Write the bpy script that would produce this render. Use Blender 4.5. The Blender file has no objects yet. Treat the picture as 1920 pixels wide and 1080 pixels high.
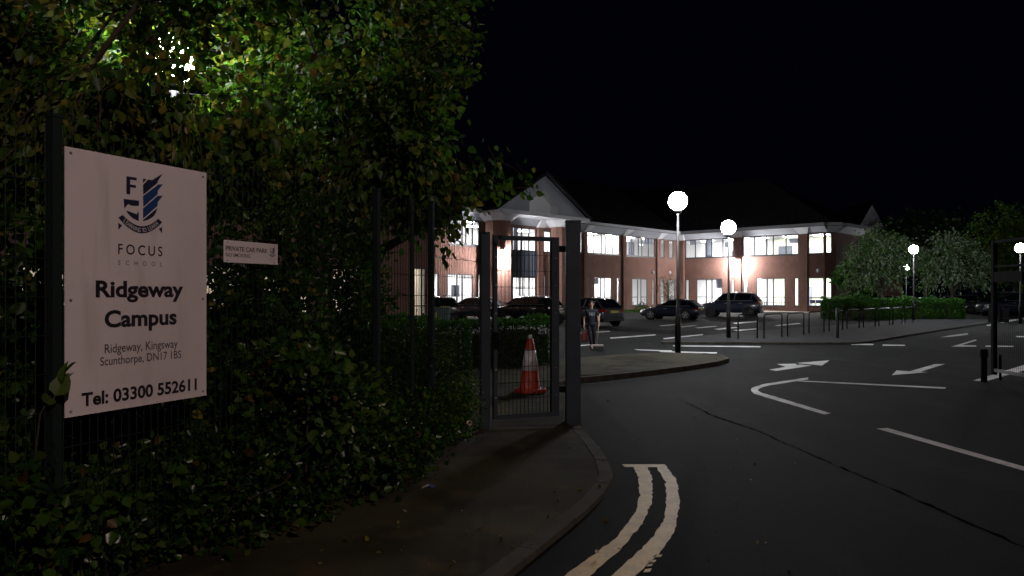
import bpy, bmesh, math, random
import numpy as np
from mathutils import Vector, Matrix
random.seed(11); RNG = np.random.default_rng(7)
SC = bpy.context.scene; COL = SC.collection

# ------------------------------------------------------------------ camera, sky, exposure
EYE = 1.7; FPX = 1400.0; HOR = 550.0
cam = bpy.data.objects.new('camera', bpy.data.cameras.new('camera')); COL.objects.link(cam)
cam.location = (0, 0, EYE); cam.rotation_euler = (math.pi/2, 0, 0)
cam.data.sensor_width = 36; cam.data.lens = 36*FPX/1920; cam.data.shift_y = (HOR-540)/1920
cam.data.clip_start = .05; cam.data.clip_end = 2000; SC.camera = cam
world = bpy.data.worlds.new('World'); SC.world = world; world.use_nodes = True
wn = world.node_tree.nodes; wl = world.node_tree.links
bg = wn['Background']; bg.inputs['Color'].default_value = (.30, .36, 1.0, 1); bg.inputs['Strength'].default_value = .0016
SC.view_settings.view_transform = 'Standard'; SC.view_settings.look = 'None'
SC.view_settings.exposure = 0; SC.view_settings.gamma = 1
cy = SC.cycles
cy.use_denoising = True; cy.volume_bounces = 0; cy.max_bounces = 7; cy.diffuse_bounces = 3; cy.glossy_bounces = 3
cy.transmission_bounces = 5; cy.transparent_max_bounces = 12; cy.sample_clamp_indirect = 4; cy.use_light_tree = True
GLOBE_W = 800.0     # radiant power of a globe lamp
FLOOD_W = 3300.0     # wall floodlight
STREET_W = 3300.0    # street lamp on the road behind the camera
ROOM_L = 150.0        # ceiling light panels

# ------------------------------------------------------------------ materials
def mat(name, col, rough=.7, metal=0, spec=.4, emit=None, estr=0, noise=None, bump=0, bscale=60, coat=0):
    m = bpy.data.materials.new(name); m.use_nodes = True
    nt = m.node_tree; b = nt.nodes['Principled BSDF']
    b.inputs['Base Color'].default_value = (*col, 1); b.inputs['Roughness'].default_value = rough
    b.inputs['Metallic'].default_value = metal; b.inputs['Specular IOR Level'].default_value = spec
    if coat: b.inputs['Coat Weight'].default_value = coat; b.inputs['Coat Roughness'].default_value = .09
    if emit:
        b.inputs['Emission Color'].default_value = (*emit, 1); b.inputs['Emission Strength'].default_value = estr
    tc = nt.nodes.new('ShaderNodeTexCoord')
    if noise:
        last = None
        for (sc, col2, lo, hi, vec) in noise:
            n = nt.nodes.new('ShaderNodeTexNoise'); n.inputs['Scale'].default_value = sc; n.inputs['Detail'].default_value = 5
            mp = nt.nodes.new('ShaderNodeMapping'); mp.inputs['Scale'].default_value = vec
            nt.links.new(tc.outputs['Object'], mp.inputs['Vector']); nt.links.new(mp.outputs['Vector'], n.inputs['Vector'])
            r = nt.nodes.new('ShaderNodeMapRange'); r.inputs['From Min'].default_value = lo; r.inputs['From Max'].default_value = hi
            nt.links.new(n.outputs['Fac'], r.inputs['Value'])
            mx = nt.nodes.new('ShaderNodeMix'); mx.data_type = 'RGBA'
            if last is None: mx.inputs['A'].default_value = (*col, 1)
            else: nt.links.new(last, mx.inputs['A'])
            mx.inputs['B'].default_value = (*col2, 1)
            nt.links.new(r.outputs['Result'], mx.inputs['Factor']); last = mx.outputs['Result']
        nt.links.new(last, b.inputs['Base Color'])
    if bump:
        n = nt.nodes.new('ShaderNodeTexNoise'); n.inputs['Scale'].default_value = bscale; n.inputs['Detail'].default_value = 4
        nt.links.new(tc.outputs['Object'], n.inputs['Vector'])
        bp = nt.nodes.new('ShaderNodeBump'); bp.inputs['Strength'].default_value = bump; bp.inputs['Distance'].default_value = .01
        nt.links.new(n.outputs['Fac'], bp.inputs['Height']); nt.links.new(bp.outputs['Normal'], b.inputs['Normal'])
    return m

def leafmat(name, col, trans, gloss=.018, rough=.45, tf=.42):
    m = bpy.data.materials.new(name); m.use_nodes = True; nt = m.node_tree; nt.nodes.clear()
    o = nt.nodes.new('ShaderNodeOutputMaterial'); d = nt.nodes.new('ShaderNodeBsdfDiffuse'); t = nt.nodes.new('ShaderNodeBsdfTranslucent')
    g = nt.nodes.new('ShaderNodeBsdfGlossy'); g.inputs['Roughness'].default_value = rough; g.inputs['Color'].default_value = (.9, .95, .9, 1)
    tc = nt.nodes.new('ShaderNodeTexCoord'); n = nt.nodes.new('ShaderNodeTexNoise'); n.inputs['Scale'].default_value = 2.3; n.inputs['Detail'].default_value = 4
    nt.links.new(tc.outputs['Object'], n.inputs['Vector'])
    mx = nt.nodes.new('ShaderNodeMix'); mx.data_type = 'RGBA'
    mx.inputs['A'].default_value = (*[c*.55 for c in col], 1); mx.inputs['B'].default_value = (*[c*1.35 for c in col], 1)
    nt.links.new(n.outputs['Fac'], mx.inputs['Factor']); nt.links.new(mx.outputs['Result'], d.inputs['Color'])
    t.inputs['Color'].default_value = (*trans, 1)
    a = nt.nodes.new('ShaderNodeMixShader'); a.inputs[0].default_value = tf
    nt.links.new(d.outputs[0], a.inputs[1]); nt.links.new(t.outputs[0], a.inputs[2])
    b = nt.nodes.new('ShaderNodeMixShader'); b.inputs[0].default_value = gloss
    nt.links.new(a.outputs[0], b.inputs[1]); nt.links.new(g.outputs[0], b.inputs[2]); nt.links.new(b.outputs[0], o.inputs['Surface'])
    return m

def glassmat(name, tint=(.95, .97, 1), refl=.07, alpha=.0):
    m = bpy.data.materials.new(name); m.use_nodes = True; nt = m.node_tree; nt.nodes.clear()
    o = nt.nodes.new('ShaderNodeOutputMaterial'); t = nt.nodes.new('ShaderNodeBsdfTransparent'); t.inputs['Color'].default_value = (*tint, 1)
    g = nt.nodes.new('ShaderNodeBsdfGlossy'); g.inputs['Roughness'].default_value = .03
    s = nt.nodes.new('ShaderNodeMixShader'); s.inputs[0].default_value = refl
    nt.links.new(t.outputs[0], s.inputs[1]); nt.links.new(g.outputs[0], s.inputs[2]); nt.links.new(s.outputs[0], o.inputs['Surface'])
    return m

def emat(name, col, strength):
    m = bpy.data.materials.new(name); m.use_nodes = True; nt = m.node_tree; nt.nodes.clear()
    o = nt.nodes.new('ShaderNodeOutputMaterial'); e = nt.nodes.new('ShaderNodeEmission')
    e.inputs['Color'].default_value = (*col, 1); e.inputs['Strength'].default_value = strength
    nt.links.new(e.outputs[0], o.inputs['Surface']); return m

def sphere_L(power, r): return power/(math.pi*4*math.pi*r*r)
U = (1, 1, 1)
M = dict(
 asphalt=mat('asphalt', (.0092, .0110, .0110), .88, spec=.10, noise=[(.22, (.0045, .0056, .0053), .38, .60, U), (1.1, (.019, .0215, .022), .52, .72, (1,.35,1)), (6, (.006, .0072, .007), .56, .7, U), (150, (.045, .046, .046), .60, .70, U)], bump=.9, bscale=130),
 footway=mat('footway_tarmac', (.056, .055, .032), .9, spec=.1, noise=[(.8, (.026, .022, .012), .42, .62, U), (3, (.082, .062, .030), .52, .70, U), (170, (.055, .05, .045), .64, .72, U)], bump=.9, bscale=140),
 paving=mat('paving_grey', (.038, .039, .042), .85, spec=.1, noise=[(1.2, (.026, .027, .029), .4, .65, U), (90, (.08, .08, .08), .6, .75, U)], bump=.5),
 soil=mat('soil', (.022, .017, .012), .95, noise=[(6, (.04, .03, .02), .5, .7, U)], bump=1, bscale=30),
 grass=mat('grass_ground', (.03, .06, .015), .9, noise=[(8, (.05, .09, .025), .45, .65, U)], bump=1, bscale=40),
 kerb=mat('kerb_concrete', (.07, .065, .052), .9, spec=.1, noise=[(4, (.038, .035, .027), .45, .65, U), (60, (.10, .095, .08), .6, .75, U)], bump=.5),
 yellow=mat('yellow_line_paint', (.72, .58, .30), .6, noise=[(7, (.60, .49, .28), .45, .6, U), (40, (.33, .27, .17), .60, .72, U), (150, (.15, .13, .10), .66, .74, U)], bump=.3),
 white=mat('white_line_paint', (.72, .72, .72), .6, noise=[(2.5, (.50, .50, .50), .42, .62, U), (11, (.36, .36, .36), .55, .72, U), (60, (.12, .12, .12), .60, .70, U)]),
 seam=mat('tar_seam', (.0042, .005, .005), 1.0, spec=0),
 brick=mat('brick', (.165, .092, .075), .9, spec=.1, noise=[(1.1, (.13, .072, .060), .4, .62, U), (9, (.24, .140, .115), .5, .7, (1, 1, 3.5)), (30, (.11, .062, .055), .58, .72, (1, 1, 3))], bump=.3, bscale=25),
 coving=mat('coving_grey', (.26, .275, .31), .7, noise=[(.9, (.22, .23, .26), .45, .7, U)]), recess=mat('recess_white', (.8, .8, .82), .6), whitewall=mat('white_render', (.50, .51, .54), .6, noise=[(.9, (.43, .44, .47), .45, .7, U)]),
 gable=mat('gable_cladding', (.27, .29, .33), .6, noise=[(.8, (.23, .25, .29), .45, .7, U)]),
 slate=mat('roof_slate', (.014, .014, .017), .95, spec=.05, noise=[(3, (.008, .008, .010), .45, .65, U)]),
 frame=mat('window_frame', (.035, .038, .045), .45),
 darkpanel=mat('grey_panel', (.075, .085, .11), .45),
 glass=glassmat('window_glass'),
 room=mat('room_wall', (.8, .8, .79), .9), roomfloor=mat('room_carpet', (.34, .35, .38), .9),
 lime=mat('lime_wall', (.74, .80, .62), .9), greyboard=mat('grey_board', (.10, .11, .13), .8), furn=mat('chair_blue', (.05, .065, .12), .6), blind=mat('blind', (.30, .32, .38), .8),
 cream=mat('cream_wall', (.8, .75, .66), .9),
 panel_light=emat('ceiling_panel_light', (1, .98, .95), ROOM_L), warm_light=emat('warm_ceiling_light', (1, .90, .78), ROOM_L*.11),
 globe=emat('globe_lamp_glow', (.96, .97, 1.0), sphere_L(GLOBE_W, .26)), globe_dim=emat('globe_lamp_glow_dim', (.96, .97, 1.0), sphere_L(GLOBE_W*.5, .26)), flood=emat('flood_glow', (1, .97, .96), sphere_L(FLOOD_W, .13)),
 street=emat('street_lamp_glow', (1, .73, .655), sphere_L(STREET_W, .16)),
 black=mat('black_paint', (.006, .006, .007), .45, spec=.25), blackm=mat('black_matt', (.006, .006, .007), .9, spec=.1),
 fence=mat('dark_green_coating', (.010, .019, .018), .6, spec=.2), post=mat('gate_post_paint', (.032, .047, .064), .6, spec=.25, noise=[(3, (.025, .037, .050), .45, .65, U), (14, (.05, .066, .085), .66, .78, (1, 1, .3))]), galv=mat('galvanised', (.3, .31, .32), .35, metal=.8),
 sign=mat('sign_board', (.70, .655, .665), .45, noise=[(1.6, (.64, .60, .61), .45, .65, U), (5, (.58, .55, .55), .62, .82, U), (7, (.52, .49, .48), .60, .80, (1,1,.12))]), ink=mat('black_ink', (.012, .010, .016), .5), inkgrey=mat('grey_ink', (.05, .045, .055), .5),
 navy=mat('navy_ink', (.014, .018, .05), .5), blue=mat('blue_ink', (.015, .05, .17), .5), signtext=mat('ribbon_text', (.60, .57, .58), .5),
 bark=mat('bark', (.05, .042, .032), .9, noise=[(6, (.025, .02, .015), .45, .6, (1, 1, .25))], bump=1, bscale=20), twig=mat('twig', (.035, .026, .018), .9),
 tyre=mat('tyre', (.012, .012, .012), .8), rim=mat('alloy', (.5, .51, .53), .35, metal=.3), rimdark=mat('dark_alloy', (.06, .06, .065), .35, metal=.8),
 carglass=mat('car_glass', (.004, .005, .007), .04, spec=.8), navycar=mat('navy_paint', (.012, .017, .036), .34, spec=.5, coat=1), blackcar=mat('black_car_paint', (.006, .007, .008), .32, spec=.5, coat=1),
 greycar=mat('grey_car_paint', (.06, .075, .11), .25, metal=.4, coat=1), silvercar=mat('silver_car_paint', (.07, .075, .085), .28, metal=.5, coat=1), chrome=mat('chrome', (.6, .6, .62), .3, metal=.7), red=mat('tail_light_red', (.13, .005, .005), .2, spec=.6), headl=mat('headlight_lens', (.55, .57, .6), .1, spec=.8),
 plate=mat('yellow_plate', (.34, .27, .06), .5), plastic=mat('black_plastic', (.015, .015, .016), .6),
 orange=mat('cone_orange', (.26, .020, .006), .5, noise=[(9, (.15, .013, .006), .5, .7, U)]), conewhite=mat('cone_sleeve', (.40, .375, .40), .35, noise=[(14, (.25, .235, .25), .52, .7, U)]),
 skin=mat('skin', (.46, .28, .21), .55), hair=mat('dark_hair', (.018, .013, .01), .7), shirt=mat('navy_shirt', (.014, .018, .03), .8), trousers=mat('dark_trousers', (.012, .012, .016), .85), shoe=mat('grey_shoe', (.2, .17, .16), .7), shirtprint=mat('shirt_print', (.35, .37, .38), .7),
 wood=mat('pale_wood', (.52, .42, .32), .6), broomhead=mat('broom_head', (.55, .48, .46), .7), bag=mat('dark_red_bag', (.12, .012, .014), .6),
 cabinet=mat('green_cabinet', (.05, .075, .07), .6), litter=mat('pale_litter', (.7, .72, .76), .4), litterblue=mat('blue_litter', (.05, .09, .3), .4), pinkdisc=mat('pink_disc', (.75, .5, .5), .5), concrete=mat('pale_slab', (.33, .30, .26), .85, noise=[(3, (.25, .23, .2), .45, .65, U)]),
)
LF = dict(
 g1=leafmat('leaf_green', (.048, .108, .013), (.09, .20, .012), tf=.36), g2=leafmat('leaf_olive', (.088, .115, .016), (.16, .21, .015), tf=.36),
 g3=leafmat('leaf_dark', (.018, .052, .008), (.03, .10, .010), tf=.36), y=leafmat('leaf_yellowing', (.17, .155, .024), (.22, .21, .025), tf=.34), br=leafmat('leaf_rusty', (.08, .052, .014), (.12, .07, .015), tf=.3),
 s1=leafmat('shrub_leaf', (.042, .100, .014), (.05, .13, .010), gloss=.02, rough=.3), s2=leafmat('shrub_leaf_dark', (.014, .042, .008), (.02, .06, .007), gloss=.02, rough=.3), s3=leafmat('shrub_leaf_pale', (.070, .110, .022), (.09, .15, .02), gloss=.02, rough=.3),
 glint=leafmat('pale_glint_litter', (.5, .5, .45), (.1, .1, .1), gloss=.15, rough=.2, tf=.1),  # pale colour for painted lamp glints on leaves, also for path litter
 h1=leafmat('hedge_leaf', (.032, .110, .012), (.05, .17, .015), gloss=.02), h2=leafmat('hedge_leaf_dark', (.012, .044, .008), (.03, .09, .010), gloss=.02),
 w1=leafmat('willow_leaf', (.07, .125, .05), (.07, .14, .025), gloss=.03), w2=leafmat('willow_leaf_pale', (.16, .20, .14), (.1, .14, .06), gloss=.05),
)

# ------------------------------------------------------------------ geometry helpers
def kids_off(o): return Vector(o['_o']) if o is not None and '_o' in o.keys() else Vector((0, 0, 0))
class MB:
    def __init__(s): s.v = []; s.f = []; s.m = []
    def add(s, verts, faces, mi=0):
        n = len(s.v); s.v += [tuple(p) for p in verts]; s.f += [tuple(i+n for i in f) for f in faces]; s.m += [mi]*len(faces)
    def hexa(s, p, mi=0):   # 8 pts: bottom 4 ccw, top 4 ccw
        s.add(p, [(3,2,1,0),(4,5,6,7),(0,1,5,4),(1,2,6,5),(2,3,7,6),(3,0,4,7)], mi)
    def box(s, x0, x1, y0, y1, z0, z1, mi=0):
        s.hexa([(x0,y0,z0),(x1,y0,z0),(x1,y1,z0),(x0,y1,z0),(x0,y0,z1),(x1,y0,z1),(x1,y1,z1),(x0,y1,z1)], mi)
    def fbox(s, T, u0, u1, v0, v1, w0, w1, mi=0):   # box in a mapped frame T(u,v,w)
        s.hexa([T(u0,v0,w0),T(u1,v0,w0),T(u1,v1,w0),T(u0,v1,w0),T(u0,v0,w1),T(u1,v0,w1),T(u1,v1,w1),T(u0,v1,w1)], mi)
    def prism(s, poly, z0, z1, mi=0):
        n = len(poly); v = [(p[0],p[1],z0) for p in poly]+[(p[0],p[1],z1) for p in poly]
        s.add(v, [tuple(range(n-1,-1,-1)), tuple(range(n,2*n))]+[(i,(i+1)%n,n+(i+1)%n,n+i) for i in range(n)], mi)
    def tube(s, pts, rad, n=8, mi=0, cap=True):
        pts = [Vector(p) for p in pts]; rs = rad if isinstance(rad,(list,tuple)) else [rad]*len(pts)
        rings = []; ref = None
        for i, p in enumerate(pts):
            d = (pts[min(i+1,len(pts)-1)]-pts[max(i-1,0)])
            d = d.normalized() if d.length > 1e-9 else Vector((0,0,1))
            if ref is None: ref = Vector((1,0,0)) if abs(d.x) < .9 else Vector((0,1,0))
            a = (ref - d*ref.dot(d)).normalized(); b = d.cross(a); ref = a
            rings.append([p+(a*math.cos(2*math.pi*k/n)+b*math.sin(2*math.pi*k/n))*rs[i] for k in range(n)])
        v = [q for r in rings for q in r]; f = []
        for i in range(len(pts)-1):
            for k in range(n): f.append((i*n+k, i*n+(k+1)%n, (i+1)*n+(k+1)%n, (i+1)*n+k))
        if cap: f += [tuple(range(n-1,-1,-1)), tuple((len(pts)-1)*n+k for k in range(n))]
        s.add(v, f, mi)
    def lathe(s, prof, n=24, c=(0,0,0), axis='z', mi=0):
        v = []; f = []
        for (r, h) in prof:
            for k in range(n):
                a = 2*math.pi*k/n; x, y = r*math.cos(a), r*math.sin(a)
                q = (x,y,h) if axis=='z' else ((x,h,y) if axis=='y' else (h,x,y))
                v.append((c[0]+q[0], c[1]+q[1], c[2]+q[2]))
        for i in range(len(prof)-1):
            for k in range(n): f.append((i*n+k, i*n+(k+1)%n, (i+1)*n+(k+1)%n, (i+1)*n+k))
        s.add(v, f, mi)
    def sphere(s, c, r, nu=20, nv=12, mi=0, sz=1):
        s.lathe([(max(r*math.sin(math.pi*j/nv),1e-4), -r*sz*math.cos(math.pi*j/nv)) for j in range(nv+1)], nu, c, 'z', mi)
    def sheet(s, poly, z, mi=0): s.add([(p[0],p[1],z) for p in poly], [tuple(range(len(poly)))], mi)
    def build(s, name, mats, parent=None, smooth=False, bevel=0, local=False):
        me = bpy.data.meshes.new(name); o0 = Vector((0,0,0)) if local else kids_off(parent)
        me.from_pydata([(p[0]-o0.x, p[1]-o0.y, p[2]-o0.z) for p in s.v], [], s.f)
        for m_ in (mats if isinstance(mats,(list,tuple)) else [mats]): me.materials.append(m_)
        me.polygons.foreach_set('material_index', s.m)
        if smooth: me.polygons.foreach_set('use_smooth', [True]*len(me.polygons))
        bm = bmesh.new(); bm.from_mesh(me); bmesh.ops.recalc_face_normals(bm, faces=bm.faces); bm.to_mesh(me); bm.free()
        o = bpy.data.objects.new(name, me); COL.objects.link(o); o.parent = parent
        if not local: o['_o'] = (0.0,0.0,0.0) if parent is None else tuple(parent['_o'])
        if bevel:
            b = o.modifiers.new('bevel','BEVEL'); b.width = bevel; b.segments = 2; b.limit_method = 'ANGLE'
        return o
def tag(o, label=None, cat=None, group=None, kind=None):
    for k, v in (('label',label),('category',cat),('group',group),('kind',kind)):
        if v: o[k] = v
    return o
def thing(name, label, cat, loc=(0,0,0), rotz=0, group=None, local=False):
    o = bpy.data.objects.new(name, None); COL.objects.link(o); o.location = loc; o.rotation_euler = (0,0,rotz)
    o.empty_display_size = .2; o['_o'] = (0.0,0.0,0.0) if local else tuple(float(c) for c in loc)
    return tag(o, label, cat, group)
def struct(o, label=None): return tag(o, label, kind='structure')
def dup(root, loc, rotz, label, group=None):
    r = root.copy(); COL.objects.link(r); r.location = loc; r.rotation_euler = (0,0,rotz); r['label'] = label
    if group: r['group'] = group
    for ch in root.children:
        c = ch.copy(); COL.objects.link(c); c.parent = r
        for g in ch.children:
            d = g.copy(); COL.objects.link(d); d.parent = c
    return r
def P(px, py, z=0.0):
    d = (EYE-z)*FPX/(py-HOR); return ((px-960)/FPX*d, d)
def PZ(px, py, z): x, y = P(px, py, z); return (x, y, z)
def at(px, d): return ((px-960)/FPX*d, d)
def zat(py, d): return EYE+(HOR-py)*d/FPX

_fontcache = {}
def text_mesh(txt, bold=0.0):
    k = (txt, bold)
    if k in _fontcache: return _fontcache[k]
    cu = bpy.data.curves.new('t', 'FONT'); cu.body = txt; cu.size = 1; cu.offset = bold; cu.resolution_u = 4
    o = bpy.data.objects.new('t', cu); COL.objects.link(o)
    dg = bpy.context.evaluated_depsgraph_get(); me = bpy.data.meshes.new_from_object(o.evaluated_get(dg))
    v = [tuple(p.co) for p in me.vertices]; f = [tuple(p.vertices) for p in me.polygons]
    bpy.data.objects.remove(o); bpy.data.curves.remove(cu); bpy.data.meshes.remove(me)
    _fontcache[k] = (v, f); return v, f
CAP = max(p[1] for p in text_mesh('H')[0])
def text(mb, T, txt, u0, u1, base, cap, bold=0.0, w=.0015, spacing=None, mi=0):
    """lettering between u0 and u1 on frame T, baseline at base, capitals cap high"""
    if spacing:
        n = len(txt); widths = []
        for c in txt:
            v, f = text_mesh(c, bold); widths.append(max(p[0] for p in v)-min(p[0] for p in v))
        sc = cap/CAP*spacing; tot = sum(widths)*sc; gap = (u1-u0-tot)/(n-1); u = u0
        for c, wd in zip(txt, widths):
            v, f = text_mesh(c, bold); x0 = min(p[0] for p in v)
            mb.add([T(u+(p[0]-x0)*sc, base+p[1]*cap/CAP, w) for p in v], f, mi); u += wd*sc+gap
        return
    v, f = text_mesh(txt, bold); x0 = min(p[0] for p in v); x1 = max(p[0] for p in v); sc = (u1-u0)/(x1-x0)
    mb.add([T(u0+(p[0]-x0)*sc, base+p[1]*cap/CAP, w) for p in v], f, mi)

# leaves: each leaf two folded quads
LEAF = np.array([(0,0,0),(-.36,.28,.10),(-.27,.66,.07),(0,1,-.06),(.27,.66,.07),(.36,.28,.10)], float)
def unit(a): return a/np.maximum(np.linalg.norm(a, axis=1, keepdims=True), 1e-9)
def leaf_cloud(name, parent, pos, size, mats, tone, axis=None, droop=.4, narrow=1.0, kind='stuff'):
    N = len(pos); off = np.array(kids_off(parent))
    ax = RNG.normal(size=(N,3)); ax = unit(ax)
    if axis is not None: ax = unit(ax*.7+axis)
    ax[:,2] -= droop; ax = unit(ax)
    r = RNG.normal(size=(N,3)); sd = unit(np.cross(ax, r)); nm = np.cross(sd, ax)
    L = LEAF[None]*size[:,None,None]; L = L*np.array([narrow,1,1])
    v = pos[:,None,:] - off + L[...,0:1]*sd[:,None,:] + L[...,1:2]*ax[:,None,:] + L[...,2:3]*nm[:,None,:]
    v = v.reshape(-1,3); base = (np.arange(N)*6)[:,None]
    fa = np.stack([base+np.array([[0,3,2,1]]), base+np.array([[0,5,4,3]])], 1).reshape(-1)
    me = bpy.data.meshes.new(name); me.vertices.add(N*6); me.vertices.foreach_set('co', v.reshape(-1).astype(np.float32))
    me.loops.add(N*8); me.loops.foreach_set('vertex_index', fa.astype(np.int32))
    me.polygons.add(N*2); me.polygons.foreach_set('loop_start', np.arange(0,N*8,4,dtype=np.int32))
    for m_ in mats: me.materials.append(m_)
    me.polygons.foreach_set('material_index', np.repeat(tone,2).astype(np.int32)); me.update(calc_edges=True)
    o = bpy.data.objects.new(name, me); COL.objects.link(o); o.parent = parent
    if kind: o['kind'] = kind
    return o
_leafmesh = {}
def single_leaf(parent, p, size, m, yaw, pitch, roll, name='leaf'):
    if m.name not in _leafmesh:
        me = bpy.data.meshes.new('leaf')
        # a blade with a midrib crease and a short stalk
        V = [(0,-.25,0),(.015,0,0),(-.015,0,0),(0,.0,0),(-.30,.14,.07),(-.38,.36,.10),(-.27,.68,.06),(0,1,-.08),(.27,.68,.06),(.38,.36,.10),(.30,.14,.07),(0,.36,0),(0,.68,-.02)]
        F = [(0,1,2),(3,11,5,4),(11,12,6,5),(12,7,6),(3,10,9,11),(11,9,8,12),(12,8,7)]
        me.from_pydata(V, [], F); me.materials.append(m); _leafmesh[m.name] = me
    o = bpy.data.objects.new(name, _leafmesh[m.name]); COL.objects.link(o); o.parent = parent
    o.location = Vector(p)-kids_off(parent); o.scale = (size,)*3; o.rotation_euler = (pitch, roll, yaw)
    return o

# ------------------------------------------------------------------ ground, road, paths
g = MB(); g.sheet([(-600,-600),(600,-600),(600,900),(-600,900)], -.03); struct(g.build('ground', M['soil']))
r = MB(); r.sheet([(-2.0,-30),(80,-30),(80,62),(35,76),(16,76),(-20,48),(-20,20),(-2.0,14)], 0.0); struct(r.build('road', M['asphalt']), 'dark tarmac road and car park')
FWZ = .045
kerb_px = [(700,1290),(850,1150),(945,1080),(1030,1012),(1092,962),(1134,922),(1150,893),(1140,862),(1115,828),(1086,797)]
kerb = [P(x,y,FWZ if i<7 else FWZ*(9-i)/3+.012) for i,(x,y) in enumerate(kerb_px)]
verge_px = [(-400,1420),(100,1095),(300,1045),(450,1000),(700,920),(820,870),(890,830)]
verge = [P(x,y,FWZ) for x,y in verge_px]
fw = MB()
inner = verge + [(-.42,8.9),(-.35,9.3)]
zk = [FWZ if i<7 else FWZ*(9-i)/3+.012 for i in range(10)]
# footway: fan strip between verge edge and kerb
NV = 40
def resample(pts, n):
    pts = [np.array(p, float) for p in pts]; d = [0]
    for a, b in zip(pts, pts[1:]): d.append(d[-1]+np.linalg.norm(b-a))
    out = []
    for t in np.linspace(0, d[-1], n):
        i = min(max(np.searchsorted(d, t)-1, 0), len(pts)-2); u = (t-d[i])/max(d[i+1]-d[i],1e-9); out.append(pts[i]*(1-u)+pts[i+1]*u)
    return out
k3 = resample([(*p,z) for p,z in zip(kerb,zk)], NV); v3 = resample([(*p,FWZ) for p in inner], NV)
def offset2(pts, w):
    out = []
    for i in range(len(pts)):
        a = pts[max(i-1,0)]; b = pts[min(i+1,len(pts)-1)]; d = (b-a)[:2]; d = d/np.linalg.norm(d); q = pts[i].copy(); q[0] -= d[1]*w; q[1] += d[0]*w; out.append(q)
    return out
kin = offset2(k3, .13)
fw.add([tuple(p) for p in kin]+[tuple(p) for p in v3], [(i,i+1,NV+i+1,NV+i) for i in range(NV-1)])
# level path carries on through the gate
fw.add([(*v3[-1][:2],FWZ),(kin[-1][0],kin[-1][1],.02),(1.05,14.0,.04),(.95,16.7,.05),(-1.8,16.9,.06),(-1.2,9.3,.07)], [(0,1,2,3,4,5)])
struct(fw.build('footway', M['footway']), 'brown tarmac footway beside the fence')
kr = MB(); kr.add([(k3[0][0],k3[0][1],-.02),(k3[0][0]+.02,k3[0][1],-.02),(k3[0][0],k3[0][1]+.02,-.02)],[(0,1,2)])
kerb_near = bpy.data.objects.new('kerb', None); COL.objects.link(kerb_near); kerb_near['_o'] = (0.,0.,0.); struct(kerb_near)
def kerb_run(parent, pts3, w, stone_len, mat_, z0=-.02):
    ptsd = resample(pts3, max(2, int(sum(np.linalg.norm(np.array(b)-np.array(a)) for a,b in zip(pts3,pts3[1:]))/(stone_len/3))+1))
    off = offset2(ptsd, w)
    for i in range(0, len(ptsd)-1, 3):
        j = min(i+3, len(ptsd)-1); mb = MB(); jog = RNG.uniform(-.004,.004)
        for k in range(i, j):
            a0,a1,b0,b1 = ptsd[k].copy(),ptsd[k+1].copy(),off[k].copy(),off[k+1].copy()
            if k == i: sh = (a1-a0)*.03; a0 = a0+sh; b0 = b0+sh
            mb.hexa([(a0[0],a0[1],z0),(a1[0],a1[1],z0),(b1[0],b1[1],z0),(b0[0],b0[1],z0),(a0[0],a0[1],a0[2]+jog),(a1[0],a1[1],a1[2]+jog),(b1[0],b1[1],b1[2]+jog+.003),(b0[0],b0[1],b0[2]+jog+.003)])
        mb.build('kerb_stone', mat_, parent)
kerb_run(kerb_near, [np.array(q) for q in k3], .125, .9, M['kerb'])
so = MB(); vv = resample(inner, 30); so.add([(p[0],p[1],FWZ+.002) for p in vv]+[(p[0]-1.6-abs(p[0])*.3,p[1]+1.6,.12) for p in vv], [(i,i+1,31+i,30+i) for i in range(29)])
so.add([(-30,3,.11),(-3.0,4.0,.11),(-1.4,9.5,.11),(-2.6,17,.11),(-30,30,.11)], [(0,1,2,3,4)]); struct(so.build('planting_bed', M['soil']))

def island(name, px, z, mtop, lab, front, kname='kerb', w=.12):
    top = [P(x,y,z) for x,y in px]; mb = MB(); mb.prism(top, -.02, z-.003); struct(mb.build(name, mtop), lab)
    k = bpy.data.objects.new(kname, None); COL.objects.link(k); k['_o'] = (0.,0.,0.); struct(k)
    kerb_run(k, [np.array((*P(x,y,z), z)) for x,y in front], w, 1.0, M['kerb'])
island('pavement_island', [(1000,735),(1086,704),(1150,699),(1220,692),(1290,684),(1340,677),(1362,671),(1352,665.5),(1320,662.5),(1262,661),(1200,662),(1140,665.5),(1085,670),(1000,680)], .1, M['footway'], 'dark pavement island at the car park entrance',
       [(1040,718),(1086,708),(1150,702),(1220,694.5),(1290,686),(1345,678),(1368,671.5),(1356,665),(1322,662)])
island('cycle_paving', [(1240,637),(1385,622),(1480,615),(1580,609),(1690,599),(1852,598),(1852,604),(1740,620.5),(1628,638),(1600,641),(1240,641)], .06, M['paving'], 'grey paved strip carrying the cycle stands',
       [(1242,641.5),(1420,642),(1604,642),(1627,640),(1740,622),(1852,605.5)], w=.14)
pv = MB(); F0 = np.array((6.2,64.0)); AV = np.array((.6845,.7290)); BV = np.array((.7290,-.6845))
def bw(s, n, z=0.0): q = F0+AV*s+BV*n; return (q[0], q[1], z)
pv.prism([bw(14.8,1.6)[:2],bw(14.8,15.6)[:2],bw(12.6,15.6)[:2],bw(12.6,1.6)[:2]], -.02, .09); struct(pv.build('pavement', M['concrete']), 'pale paving strip before the right wing')
gs = MB(); gs.prism([bw(-2,.1)[:2],bw(12.5,.1)[:2],bw(12.5,2.6)[:2],bw(-2,2.6)[:2]], -.02, .08); struct(gs.build('lawn', M['grass']), 'strip of grass before the brick wing')
gg = MB()
bl = RNG.uniform(size=(2600,2)); pos = np.array([bw(-2+14.4*a, .15+2.4*b, .08) for a,b in bl])
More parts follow.
